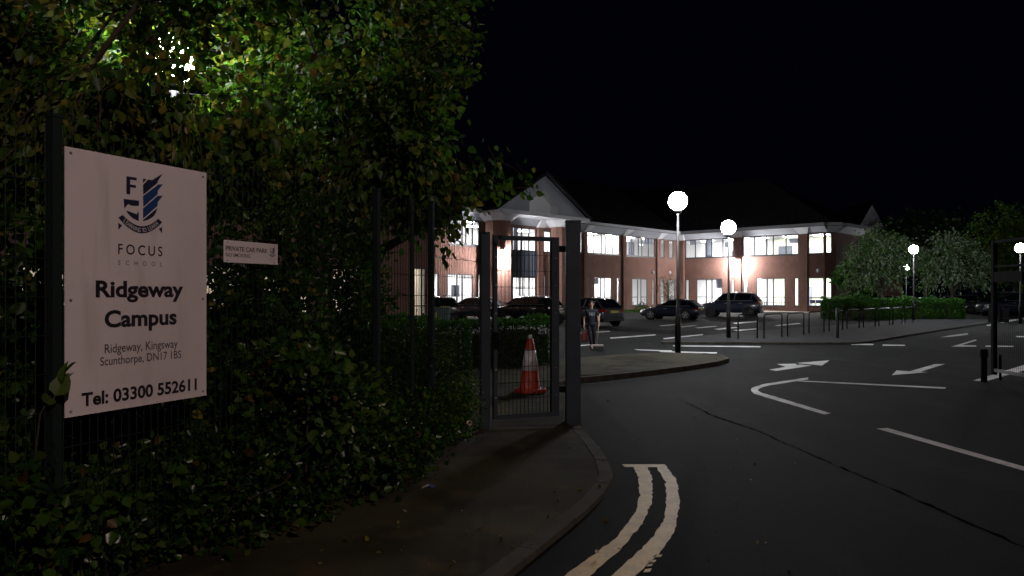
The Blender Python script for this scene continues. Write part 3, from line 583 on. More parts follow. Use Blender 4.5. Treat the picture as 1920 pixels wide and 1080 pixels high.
# ------------------------------------------------------------------ fence and gates
FA = np.array((-2.40,3.915)); FD = np.array((.426,1.0)); FD = FD/np.linalg.norm(FD); FN = np.array((FD[1],-FD[0]))
def fpt(d): return FA+FD*((d-FA[1])/FD[1])
FH = 2.62
def mesh_panel(mb, p, q, z0, z1, sp=.05, hz=.2, r=.0028):
    p = np.array(p); q = np.array(q); L = np.linalg.norm(q-p); d = (q-p)/L; n = int(L/sp)
    for i in range(1, n): c = p+d*(i*L/n); mb.tube([(c[0],c[1],z0),(c[0],c[1],z1)], r, 4, cap=False)
    nn = np.array((d[1],-d[0]))*.006
    for k in range(int((z1-z0)/hz)+1):
        z = z0+k*hz; mb.tube([(p[0]+nn[0],p[1]+nn[1],z),(q[0]+nn[0],q[1]+nn[1],z)], r*1.1, 4, cap=False)
fe = thing('mesh_fence', 'dark green welded mesh fence along the planting bed', 'fence', (FA[0],FA[1],0))
fp = [FA-FD*3.03, FA, fpt(6.70), fpt(7.62), np.array((-.36,9.16))]
for i, p in enumerate(fp[:-1]):
    w = .026 if i in (0,1) else (.026 if i == 2 else .022)
    T = frame2(p, FD, FN); m = MB(); m.fbox(T, -w, w, 0, FH, -.03, .025); m.fbox(T, -w-.004, w+.004, FH, FH+.02, -.034, .03); m.build('post', M['fence'], fe)
for i in range(4):
    m = MB(); mesh_panel(m, fp[i], fp[i+1], .08, FH-.04); o = m.build('mesh_panel', M['fence'], fe); o['kind'] = 'stuff'
xp = at(771, 7.25); m = MB(); m.box(xp[0]-.02,xp[0]+.02,xp[1]-.02+.05,xp[1]+.02+.05,0,FH); m.build('post', M['fence'], fe)
# big gate post and thinner post
gp = (.795, 9.75); t = thing('gate_post', 'broad grey steel gate post beside the road', 'gate post', (*gp,0))
m = MB(); m.box(gp[0]-.095,gp[0]+.095,gp[1]-.095,gp[1]+.095,-.02,2.62); m.build('shaft', M['post'], t, bevel=.012); m = MB(); m.box(gp[0]-.1,gp[0]+.1,gp[1]-.1,gp[1]+.1,2.622,2.645); m.build('cap', M['post'], t)
m = MB()
for z in (.45,2.28): m.box(gp[0]-.2,gp[0]-.098,gp[1]-.03,gp[1]+.03,z-.04,z+.04)
m.build('hinge', M['blackm'], t)
lp = (-.335, 9.2); t = thing('gate_post', 'slimmer grey post at the left of the footpath gate', 'gate post', (*lp,0))
m = MB(); m.box(lp[0]-.066,lp[0]+.066,lp[1]-.066,lp[1]+.066,-.02,2.43); m.build('shaft', M['post'], t, bevel=.01); m = MB(); m.box(lp[0]-.07,lp[0]+.07,lp[1]-.07,lp[1]+.07,2.432,2.45); m.build('cap', M['post'], t)
# footpath gate
ga = np.array((-.235,9.26)); gbq = np.array((.60,9.62)); gd = gbq-ga; GL = float(np.linalg.norm(gd)); gd = gd/GL; TG = frame2(ga, gd, np.array((gd[1],-gd[0])))
t = thing('footpath_gate', 'closed mesh footpath gate in a grey steel frame', 'gate', (ga[0],ga[1],0))
m = MB(); m.fbox(TG,0,.05,.13,2.42,-.025,.025); m.build('stile', M['post'], t); m = MB(); m.fbox(TG,GL-.11,GL-.005,.13,2.42,-.03,.03); m.build('stile', M['post'], t)
m = MB(); m.fbox(TG,.05,GL-.11,2.365,2.42,-.025,.025); m.build('top_rail', M['post'], t); m = MB(); m.fbox(TG,.05,GL-.11,.13,.18,-.025,.025); m.build('bottom_rail', M['post'], t)
m = MB(); mesh_panel(m, TG(.05,0,.01)[:2], TG(GL-.11,0,.01)[:2], .18, 2.36, r=.0036); o = m.build('mesh_panel', M['fence'], t); o['kind'] = 'stuff'
m = MB(); m.fbox(TG,.0,.05,1.02,1.22,.027,.06); m.fbox(TG,-.02,.09,1.1,1.12,.061,.08); m.build('latch', M['blackm'], t)
m = MB()
for z in (.4,.75,1.1,1.45,1.8,2.15):
    for u in (.025,GL-.06): m.lathe([(.001,0),(.011,.002),(.011,.008),(.001,.01)],8,TG(u,z,.03),'y')
m.build('bolt', M['galv'], t)
# open vehicle gate at the right
oa = np.array((9.50,14.75)); ob = np.array((9.22,9.4)); od = ob-oa; OL = float(np.linalg.norm(od)); od = od/OL; TO = frame2(oa, od, np.array((-od[1],od[0])))
t = thing('vehicle_gate', 'open steel mesh vehicle gate at the right edge', 'gate', (oa[0],oa[1],0))
m = MB(); m.fbox(TO,0,.08,.1,2.74,-.04,.04); m.build('stile', M['blackm'], t); m = MB(); m.fbox(TO,OL-.08,OL,.1,2.74,-.04,.04); m.build('stile', M['blackm'], t)
m = MB(); m.fbox(TO,.08,OL-.08,2.68,2.74,-.03,.03); m.build('top_rail', M['blackm'], t); m = MB(); m.fbox(TO,.08,OL-.08,.16,.22,-.03,.03); m.build('bottom_rail', M['galv'], t)
m = MB(); m.fbox(TO,.08,OL-.08,2.2,2.25,-.025,.025); m.build('middle_rail', M['blackm'], t)
m = MB(); mesh_panel(m, TO(.08,0,0)[:2], TO(OL-.08,0,0)[:2], .22, 2.68, .06, .25); o = m.build('mesh_panel', M['fence'], t); o['kind'] = 'stuff'
m = MB(); m.fbox(TO,.12,.16,-.0,.5,.045,.075); m.build('drop_bolt', M['blackm'], t)
o = MB(); o.fbox(TO,.12,1.0,1.92,2.12,-.055,-.035); o.fbox(TO,.12,1.0,1.92,2.12,.035,.05); tag(o.build('gate_sign', M['blackm']), 'greyish notice fixed high on the open gate', 'sign')
bx, by = P(1845,716); m = MB(); m.lathe([(.055,-.02),(.055,.46),(.07,.47),(.07,.6),(.05,.63),(.001,.63)],14,(bx,by,0)); tag(m.build('gate_stop', M['blackm'], smooth=False), 'stubby black gate stop post by the open gate', 'bollard')
bx, by = P(1570,636); t = thing('bollard', 'slim black bollard before the cycle stands', 'bollard', (bx,by,0)); m = MB(); m.lathe([(.06,-.02),(.055,1.12),(.04,1.16),(.001,1.17)],14,(bx,by,0)); m.build('shaft', M['black'], t, True); m = MB(); m.lathe([(.075,-.02),(.075,.1),(.06,.12)],14,(bx,by,0)); m.build('collar', M['black'], t)
for px, w, lab in ((1861,.32,'dark litter bin behind the open gate stile'),(1882,.4,'wider dark bin right of the gate stile')):
    bx, by = P(px,604); t = thing('litter_bin', lab, 'bin', (bx,by,0)); m = MB(); m.box(bx-w/2,bx+w/2,by-w/2,by+w/2,-.02,.85); m.build('body', M['blackm'], t, bevel=.02); m = MB(); m.box(bx-w/2-.02,bx+w/2+.02,by-w/2-.02,by+w/2+.02,.93,1.0); 
    for a in (-1,1): m.box(bx+a*(w/2-.04)-.015,bx+a*(w/2-.04)+.015,by-w/2,by+w/2,.852,.93)
    m.build('hood', M['blackm'], t)

# ------------------------------------------------------------------ signs
SE = np.array((.385,.874)); SE = SE/np.linalg.norm(SE); SN = np.array((SE[1],-SE[0]))
def sframe(p, z0):
    def T(u, v, w): q = np.array(p)+SE*u+SN*w; return (q[0],q[1],z0+v)
    return T
TS = sframe((-2.35,3.926), 1.044); SW, SH = .956, 1.43
sg = thing('school_sign', 'large white school sign board on the green fence', 'sign', (-2.35,3.926,1.044))
m = MB(); m.fbox(TS,0,SW,0,SH,-.006,0); m.build('board', M['sign'], sg)
def crest(T, k, ox, oy, parent, fine=True):
    """school crest: letter, book shield, feathered half and ribbon; k scales, ox/oy shift"""
    def Q(u, v, w=.0015): return T(ox+(u-.463)*k, oy+(v-1.19)*k, w)
    def poly(mb, pts, w=.0015, mi=0): mb.add([Q(u,v,w) for u,v in pts], [tuple(range(len(pts)))], mi)
    mb = MB(); poly(mb, [(.367,1.325),(.392,1.325),(.392,1.223),(.367,1.223)]); poly(mb, [(.392,1.325),(.435,1.326),(.435,1.309),(.392,1.309)]); poly(mb, [(.392,1.281),(.430,1.281),(.430,1.265),(.392,1.265)])
    poly(mb, [(.349,1.193),(.451,1.194),(.4505,1.164),(.403,1.160),(.378,1.167),(.354,1.138)]); poly(mb, [(.366,1.126),(.436,1.110),(.4498,1.128),(.449,1.075),(.411,1.087),(.383,1.106)])
    mb.build('crest', M['navy'], parent)
    mb = MB(); bk = [(.358,1.133),(.382,1.163),(.404,1.155),(.428,1.161),(.447,1.160),(.434,1.122),(.405,1.128)]
    if fine: poly(mb, [(.372,1.128),(.434,1.114),(.446,1.140),(.444,1.126),(.434,1.106),(.368,1.122)], .0022); mb.build('crest_book', M['navy'], parent)
    mb = MB()
    bands = [[(.478,1.326),(.503,1.3265),(.478,1.300)],[(.478,1.290),(.514,1.3265),(.540,1.326),(.618,1.377),(.5805,1.325),(.5805,1.316),(.480,1.232)],[(.478,1.224),(.5805,1.303),(.5805,1.306),(.618,1.312),(.5805,1.268),(.5805,1.248),(.480,1.160)],[(.478,1.152),(.5805,1.238),(.618,1.243),(.5805,1.200),(.579,1.178),(.478,1.092)],[(.478,1.084),(.578,1.166),(.570,1.140),(.551,1.112),(.515,1.090),(.478,1.077)]]
    for i, b_ in enumerate(bands): poly(mb, b_, .0015, 1 if i in (2,3) else 0)
    mb.build('crest_feather', [M['navy'],M['blue']], parent)
    mb = MB(); n = 18; outer = []; inn = []
    for i in range(n+1):
        f = i/n*2-1; u = .464+.149*f; outer.append((u, 1.005+.078*abs(f)**1.9)); inn.append((.464+.121*f, 1.047+.055*abs(f)**1.9))
    mb.add([Q(*p) for p in outer]+[Q(*p) for p in inn], [(i,i+1,n+2+i,n+1+i) for i in range(n)])
    poly(mb, [(.315,1.055),(.340,1.041),(.315,1.014)]); poly(mb, [(.612,1.055),(.588,1.041),(.612,1.016)]); mb.build('crest_ribbon', M['navy'], parent)
    if fine:
        mb = MB(); s = 'LEARNING TO LEARN'
        for i, ch in enumerate(s):
            if ch == ' ': continue
            f = (i/(len(s)-1)*2-1)*.86; v, fc = text_mesh(ch, .012); sc = .034; cx = .464+.134*f; cyv = 1.0125+.066*abs(f)**1.9; an = .95*f*.9*1.9*.5*abs(f)**.0
            an = math.atan(.066*1.9*(abs(f)**.9)*(1 if f>0 else -1)/.134); wd = max(p[0] for p in v)*.5
            mb.add([Q(cx+((p[0]-wd)*.78*math.cos(an)-p[1]*math.sin(an))*sc, cyv+((p[0]-wd)*.78*math.sin(an)+p[1]*math.cos(an))*sc, .0024) for p in v], fc)
        mb.build('ribbon_lettering', M['signtext'], parent)
crest(TS, 1.0, .463, 1.19, sg)
def line(parent, T, txt, u0, u1, base, cap, bold, m_, spacing=None):
    if spacing: mb = MB(); text(mb, T, txt, u0, u1, base, cap, bold, .0015, spacing); mb.build('lettering', m_, parent); return
    v, f = text_mesh(txt, bold); x0 = min(p[0] for p in v); sc = (u1-u0)/(max(p[0] for p in v)-x0); words = txt.split(' '); lo = -9
    for k in range(len(words)):       # one mesh for each word
        hi = max(p[0] for p in text_mesh(' '.join(words[:k+1]), bold)[0])+.06
        ff = [q for q in f if lo < sum(v[i][0] for i in q)/len(q) <= hi]; ids = sorted({i for q in ff for i in q}); mp = {i:n for n,i in enumerate(ids)}; lo = hi
        mb = MB(); mb.add([T(u0+(v[i][0]-x0)*sc, base+v[i][1]*cap/CAP, .0015) for i in ids], [tuple(mp[i] for i in q) for q in ff]); mb.build('lettering', m_, parent)
line(sg, TS, 'FOCUS', .314, .614, .879, .056, .012, M['ink'], .92); line(sg, TS, 'SCHOOL', .314, .613, .817, .026, 0, M['inkgrey'], .95)
line(sg, TS, 'Ridgeway', .175, .770, .637, .086, .034, M['ink']); line(sg, TS, 'Campus', .229, .720, .469, .088, .034, M['ink'])
line(sg, TS, 'Ridgeway, Kingsway', .230, .727, .324, .049, .008, M['inkgrey']); line(sg, TS, 'Scunthorpe, DN17 1BS', .202, .753, .257, .046, .008, M['inkgrey']); line(sg, TS, 'Tel: 03300 552611', .092, .876, .048, .068, .032, M['ink'])
for u, v in ((.03,1.4),(SW-.03,1.4),(.03,.03),(SW-.03,.03),(.03,.62),(SW-.03,.62)):
    m = MB(); c = TS(u,v,.001); m.sphere(c, .008, 8, 5); m.build('screw', M['galv'], sg, True)
p2 = fpt(4.954)+FN*.06; TS2 = sframe(p2, zat(491.8, 4.954)); s2 = thing('car_park_sign', 'small white private car park notice on the fence', 'sign', (p2[0],p2[1],zat(491.8,4.954)))
m = MB(); m.fbox(TS2,0,.516,0,.148,-.005,0); m.build('board', M['sign'], s2, bevel=.002)
line(s2, TS2, 'PRIVATE CAR PARK', .016, .409, .079, .030, .016, M['ink']); line(s2, TS2, 'NO SMOKING', .015, .237, .039, .023, .006, M['ink'])
crest(TS2, .2, .456, .092, s2, fine=False)
line(s2, TS2, 'FOCUS', .426, .488, .034, .009, 0, M['inkgrey'], .9); line(s2, TS2, 'SCHOOL', .427, .487, .022, .005, 0, M['inkgrey'], .9)
for u, v in ((.03,.135),(.48,.135),(.03,.012),(.48,.012)):
    m = MB(); m.sphere(TS2(u,v,.001), .005, 8, 5); m.build('screw', M['galv'], s2, True)

# ------------------------------------------------------------------ cone, litter
cx, cy_ = P(994,735,.055); CZ = .058; t = thing('traffic_cone', 'orange traffic cone with white sleeve behind the footpath gate', 'traffic cone', (cx,cy_,CZ))
m = MB(); m.prism([(cx+.27*math.cos(a+math.pi/8)*1.06,cy_+.27*math.sin(a+math.pi/8)*1.06) for a in [k*math.pi/4 for k in range(8)]], CZ, CZ+.06); m.build('base', M['orange'], t, bevel=.012)
m = MB(); m.lathe([(.185,.06),(.17,.075),(.135,.36)],28,(cx,cy_,CZ)); m.lathe([(.085,.70),(.05,.88),(.04,.885),(.001,.885)],28,(cx,cy_,CZ)); m.build('cone_body', M['orange'], t, True)
m = MB(); m.lathe([(.135,.36),(.142,.362),(.092,.70),(.085,.702)],28,(cx,cy_,CZ)); m.build('sleeve', M['conewhite'], t, True)
m = MB(); m.lathe([(.03,.885),(.042,.9),(.042,.93),(.03,.95),(.001,.953)],16,(cx,cy_,CZ)); m.build('tip', M['conewhite'], t, True)
lx, ly = P(802,917,FWZ); t = thing('wrapper', 'crumpled white and blue wrapper lying at the path edge', 'litter', (lx,ly,FWZ))
m = MB(); m.add([(lx-.055,ly,FWZ+.005),(lx+.01,ly-.01,FWZ+.03),(lx+.005,ly+.04,FWZ+.035),(lx-.05,ly+.05,FWZ+.01)],[(0,1,2,3)]); m.build('paper', M['litter'], t); m = MB(); m.add([(lx+.01,ly-.01,FWZ+.03),(lx+.05,ly,FWZ+.008),(lx+.055,ly+.04,FWZ+.02),(lx+.005,ly+.04,FWZ+.035)],[(0,1,2,3)]); m.build('foil', M['litterblue'], t)
dx, dd = at(880,8.25); m = MB(); zc = zat(793,8.25); m.lathe([(.001,-.004),(.03,-.004),(.032,0),(.03,.004),(.001,.004)],18,(dx,dd,zc),'y'); tag(m.build('pink_tag', M['pinkdisc']), 'small round pale pink tag caught in the bush', 'tag')
# small bits of debris on path and road
db = []; n = 150
for _ in range(n):
    px = random.uniform(250,1150); py = random.uniform(830,1075); x,y = P(px,py,FWZ)
    db.append((x,y,FWZ+.008))
for _ in range(40): px,py = random.uniform(1090,1500),random.uniform(740,1075); x,y = P(px,py,0); db.append((x,y,.008))
db = np.array(db); ok = []
for i,p in enumerate(db):
    ok.append(True)
leaf_cloud('leaf_litter', None, db, RNG.uniform(.012,.05,len(db)), [LF['br'],LF['y'],LF['glint']], RNG.choice(3,len(db),p=[.5,.35,.15]), axis=np.array([[0,0,0.]]), droop=0)

# ------------------------------------------------------------------ cars
def loft(stations, n_top=True):
    pass
def make_car(name, label, L, W, H, paint, rimm, suv=False, group=None, plate=True):
    t = thing(name, label, 'car', (0,0,0), 0, group, local=True); h = W/2; bz = H*.665; q = H/1.45; zb = .20*q if not suv else .27
    fx, rx = L/2, -L/2; wr = .325 if not suv else .37; fa = fx-.84; ra = rx+.80
    st = [(fx,.36,.56*q,.62),(fx-.05,.24,.66*q,.80),(fx-.35,zb,.76*q if not suv else .80*q,.93),(fx-.75,zb,.855*q,.985),(fx-1.25,zb,.92*q,1.0),(.1,zb,bz,1.0),(rx+1.0,zb,bz+.015,1.0),(rx+.5,zb,bz+.02,.97),(rx+.12,zb+.06,bz+.0,.90),(rx,.40,bz-.12,.84)]
    body = MB(); R = []
    for (x,z0,z1,w) in st:
        w *= h; hh = z1-z0
        R.append([(x,-w*.82,z0),(x,-w*.97,z0+hh*.18),(x,-w,z0+hh*.5),(x,-w*.965,z0+hh*.86),(x,-w*.86,z1),(x,-w*.4,z1+.025),(x,w*.4,z1+.025),(x,w*.86,z1),(x,w*.965,z0+hh*.86),(x,w,z0+hh*.5),(x,w*.97,z0+hh*.18),(x,w*.82,z0)])
    k = 12; v = [p for r_ in R for p in r_]; f = []
    for i in range(len(R)-1):
        for j in range(k): f.append((i*k+j,i*k+(j+1)%k,(i+1)*k+(j+1)%k,(i+1)*k+j))
    f += [tuple(range(k)), tuple((len(R)-1)*k+j for j in range(k))]; body.add(v,f); b = body.build('body', paint, t, True, local=True)
    sb = b.modifiers.new('sub','SUBSURF'); sb.levels = 1; sb.render_levels = 2
    # greenhouse
    rf_, rb = fx-(1.95 if not suv else 1.75), rx+(.62 if not suv else .5)
    gs_ = [(fx-1.15,bz-.06,bz-.05,.84,.80),(rf_,bz,H-.06,.9,.70),(rf_-.55,bz,H,.9,.71),(rb+.5,bz,H-.015,.9,.70),(rb,bz,H-.07,.88,.66),(rx+.10,bz-.05,bz+.02,.82,.76)]
    gm = MB(); v = []; f = []
    for (x,z0,z1,w0,w1) in gs_: v += [(x,-w0*h,z0),(x,-(w1+.02)*h,z1-.05),(x,-w1*h*.9,z1),(x,w1*h*.9,z1),(x,(w1+.02)*h,z1-.05),(x,w0*h,z0)]
    for i in range(len(gs_)-1):
        for j in range(5): f.append((i*6+j,i*6+j+1,(i+1)*6+j+1,(i+1)*6+j))
    gm.add(v,f); gm.build('windows', M['carglass'], t, False, local=True)
    rm = MB(); v = []; f = []
    for (x,z0,z1,w0,w1) in gs_[1:5]: v += [(x,-(w1+.035)*h,z1-.055),(x,-w1*h*.9,z1+.012),(x,0,z1+.03),(x,w1*h*.9,z1+.012),(x,(w1+.035)*h,z1-.055)]
    for i in range(3):
        for j in range(4): f.append((i*5+j,i*5+j+1,(i+1)*5+j+1,(i+1)*5+j))
    rm.add(v,f); rm.build('roof', paint, t, True, local=True)
    for sgn in (-1,1):
        def e(i, top): x,z0,z1,w0,w1 = gs_[i]; return (x, sgn*((w1+.03)*h if top else w0*h+.006), z1-.05 if top else z0)
        for pa2, pb2, r2 in ((e(0,False),e(1,True),.035), ((gs_[2][0]-.25, sgn*(.905*h), bz),(gs_[2][0]-.35, sgn*(.735*h), H-.06),.035), (e(5,False),e(4,True),.05), ((rb+.2,sgn*.9*h,bz),(rb+.05,sgn*.7*h,H-.09),.05)):
            pm = MB(); pm.tube([pa2,pb2], r2, 6); pm.build('pillar', paint, t, local=True)
    cm = MB()
    for sgn in (-1,1): cm.tube([(gs_[0][0]-.2,sgn*(.93*h),bz+.0),(gs_[2][0],sgn*.935*h,bz+.012),(rx+.5,sgn*.915*h,bz+.03)], .014, 5)
    cm.build('trim_strip', M['chrome'], t, local=True)
    for ax_ in (fa, ra):
        for sgn in (-1,1):
            am = MB(); am.lathe([(wr+.055,-.005),(wr+.055,.012),(.001,.012)],28,(ax_,0,0),'y'); am.v = [(p[0],sgn*(h+.0+p[1]) if True else 0,p[2]+wr) for p in am.v]
            am.build('wheel_arch', M['plastic'], t, local=True)
            wm = MB(); prof = [(wr*.66,-.1),(wr*.9,-.11),(wr,-.07),(wr,.06),(wr*.9,.10),(wr*.68,.095),(wr*.66,.06)]; wm.lathe(prof,28,(0,0,0),'y'); wm.v = [(p[0]+ax_,sgn*(h-.055+p[1]),p[2]+wr) for p in wm.v]; wo = wm.build('wheel', M['tyre'], t, True, local=True)
            rmh = MB(); rmh.lathe([(wr*.68,.06),(wr*.62,.082),(wr*.6,.04),(.001,.03)],24,(0,0,0),'y')
            for kx in range(5):
                a0 = kx*2*math.pi/5+.3; dvec = (math.cos(a0),math.sin(a0)); nv_ = (-dvec[1],dvec[0])
                def q2(r_,o_,y_): return (dvec[0]*r_+nv_[0]*o_, y_, dvec[1]*r_+nv_[1]*o_)
                rmh.hexa([q2(.03,-.03,.05),q2(wr*.64,-.05,.05),q2(wr*.64,.05,.05),q2(.03,.03,.05),q2(.03,-.025,.095),q2(wr*.64,-.035,.082),q2(wr*.64,.035,.082),q2(.03,.025,.095)])
            rmh.v = [(p[0]+ax_,sgn*(h-.045+p[1]),p[2]+wr) for p in rmh.v]; rmh.build('rim', rimm, wo, local=True)
    for sgn in (-1,1):
        m = MB(); m.hexa([(fx-.30,sgn*h*.90,.60*q),(fx-.07,sgn*h*.74,.58*q),(fx-.10,sgn*h*.44,.59*q),(fx-.28,sgn*h*.5,.64*q),(fx-.36,sgn*h*.91,.74*q),(fx-.12,sgn*h*.72,.69*q),(fx-.13,sgn*h*.46,.69*q),(fx-.34,sgn*h*.5,.75*q)]); m.build('headlight', M['headl'], t, local=True)
        m = MB(); m.hexa([(rx+.26,sgn*h*.985,bz-.20),(rx+.01,sgn*h*.80,bz-.22),(rx+.02,sgn*h*.48,bz-.20),(rx+.2,sgn*h*.5,bz-.2),(rx+.24,sgn*h*.97,bz-.06),(rx+.03,sgn*h*.80,bz-.07),(rx+.03,sgn*h*.48,bz-.08),(rx+.2,sgn*h*.5,bz-.06)]); m.build('tail_light', M['red'], t, local=True)
        m = MB(); m.hexa([(fx-1.5,sgn*h*.93,bz+.02),(fx-1.35,sgn*h*.95,bz+.02),(fx-1.38,sgn*h*1.16,bz+.05),(fx-1.5,sgn*h*1.14,bz+.05),(fx-1.5,sgn*h*.93,bz+.07),(fx-1.36,sgn*h*.95,bz+.07),(fx-1.40,sgn*h*1.15,bz+.16),(fx-1.5,sgn*h*1.13,bz+.16)]); m.build('wing_mirror', paint, t, bevel=.01, local=True)
        m = MB()
        for hx in (.05, -.95): m.box(hx,hx+.2,min(sgn*h*.985,sgn*(h+.025)),max(sgn*h*.985,sgn*(h+.025)),bz-.17,bz-.14)
        m.build('door_handle', M['chrome'], t, local=True)
    m = MB(); m.box(rx-.03,rx+.02,-.27,.27,.70*q if not suv else .82*q,.82*q if not suv else .94*q); m.build('number_plate', M['plate'], t, local=True)
    m = MB(); m.box(rx-.02,rx+.12,-h*.82,h*.82,.28,.45); m.build('bumper', M['plastic'], t, bevel=.03, local=True)
    m = MB(); m.box(fx-.1,fx+.01,-h*.45,h*.45,.36,.56*q); m.build('grille', M['plastic'], t, bevel=.02, local=True)
    if suv:
        m = MB()
        for sgn in (-1,1): m.tube([(rf_-.2,sgn*.6*h,H+.03),(rf_-.25,sgn*.6*h,H+.06),(rb+.3,sgn*.6*h,H+.045),(rb+.25,sgn*.6*h,H)], .016, 6)
        m.build('roof_rail', M['chrome'], t, local=True)
    return t
GRP = 'cars parked before the school'
hatch = make_car('parked_car', 'dark navy hatchback parked broadside with bright alloy wheels', 3.95, 1.68, 1.31, M['navycar'], M['rim'])
hatch.location = (*at(1259,48.6), 0); hatch.rotation_euler = (0,0,math.radians(150))
suv = make_car('parked_car', 'large dark blue estate vehicle parked by the right wing windows', 4.35, 1.9, 1.74, M['navycar'], M['rimdark'], True)
suv.location = (*at(1370,54.6), 0); suv.rotation_euler = (0,0,math.radians(153))
c3 = make_car('parked_car', 'black estate car with chrome roof rails seen over the clipped hedge', 4.5, 1.8, 1.5, M['blackcar'], M['rimdark'], True)
c3.location = (*at(988,46.5), 0); c3.rotation_euler = (0,0,math.radians(147))
c4 = make_car('parked_car', 'dark car with pale tailgate parked behind the walking person', 4.2, 1.78, 1.46, M['silvercar'], M['rimdark'])
c4.location = (*at(1098,39.5), 0); c4.rotation_euler = (0,0,math.radians(128))
dup(c3, (*at(822,44.5),0), math.radians(105), 'black vehicle standing behind the green cabinet')
c5 = make_car('parked_car', 'blue grey car left of the slim gate post', 4.2, 1.75, 1.44, M['greycar'], M['rim']); c5.location = (*at(885,49),0); c5.rotation_euler = (0,0,math.radians(152))
for c in (hatch,suv,c3,c4,c5): c['group'] = GRP
for px, d, rz, src, lab in ((1672,66,10,c5,'blue grey car deep under the willows, leftmost of the far row'),(1733,64,25,hatch,'dark hatchback far behind the hedge beside the third lamp'),(1795,66,175,c3,'black car in the far row behind the green hedge'),(1848,62,160,c4,'silver car at the far right end of the hedge'),(1895,56,170,suv,'dark vehicle seen through the open gate mesh'),(1945,58,165,c5,'dim car past the open gate, cut by the picture edge')):
    dup(src, (*at(px,d),0), math.radians(rz), lab, 'cars parked in the dark beyond the hedge')
# green cabinet with a yellow warning label
cx_, cyq = at(824,31); t = thing('utility_cabinet', 'grey green utility cabinet with yellow warning label', 'cabinet', (cx_,cyq,0)); m = MB(); m.box(cx_-.42,cx_+.42,cyq-.2,cyq+.2,-.02,1.08); m.build('body', M['cabinet'], t, bevel=.015); m = MB(); m.box(cx_-.45,cx_+.45,cyq-.23,cyq+.23,1.082,1.12); m.build('lid', M['cabinet'], t)
m = MB(); m.box(cx_-.28,cx_-.08,cyq-.204,cyq-.201,.66,.9); m.build('warning_label', M['plate'], t); m = MB(); m.box(cx_-.01,cx_+.01,cyq-.203,cyq-.2,.05,1.05); m.build('door_gap', M['blackm'], t)

# ------------------------------------------------------------------ cycle stands
def stand(a, b, ya, yb, z1, label):
    pa_ = np.array(P(a,ya,.06)); pb_ = np.array(P(b,yb,.06)); d = (pb_-pa_); Ls = np.linalg.norm(d); d = d/Ls; pts = []; r_ = .12
    pts.append((pa_[0],pa_[1],.02)); pts.append((pa_[0],pa_[1],z1-r_))
    for k in range(1,6): an = k/6*math.pi/2; q = pa_+d*(r_*(1-math.cos(an))); pts.append((q[0],q[1],z1-r_+r_*math.sin(an)))
    for k in range(0,6): an = k/6*math.pi/2; q = pb_-d*(r_*(1-math.sin(an))); pts.append((q[0],q[1],z1-r_+r_*math.cos(an)))
    pts.append((pb_[0],pb_[1],z1-r_)); pts.append((pb_[0],pb_[1],.02))
    t = thing('cycle_stand', label, 'cycle stand', (pa_[0],pa_[1],.06), 0, 'row of hooped cycle stands'); m = MB(); m.tube(pts, .026, 10); m.build('hoop', M['black'], t, True)
    for q in (pa_,pb_):
        m = MB(); m.lathe([(.001,.05),(.06,.06),(.055,.075),(.03,.08)],12,(q[0],q[1],.01)); m.build('base_plate', M['black'], t)
ords = ['nearest cycle stand, beside the second globe lamp','second cycle stand from the globe lamp','third cycle stand from the globe lamp','fourth cycle stand, just left of the bollard','fifth cycle stand, crossing behind the bollard','cycle stand next right of the bollard','cycle stand second to the right of the bollard','cycle stand third to the right of the bollard','cycle stand fourth right of the bollard','farthest cycle stand, by the third globe lamp']
for (a,b,ya,yb),lab in zip([(1384,1420,635,634),(1432.5,1466,634.5,631.5),(1476.5,1507,630.5,627.5),(1517,1545,625,623),(1554.5,1580,621,619),(1588,1611,616.5,615),(1619,1641,614,612),(1648,1668,611.5,609.5),(1674,1691,609,607.3),(1697,1712,607,605.5)],ords): stand(a,b,ya,yb,.94,lab)

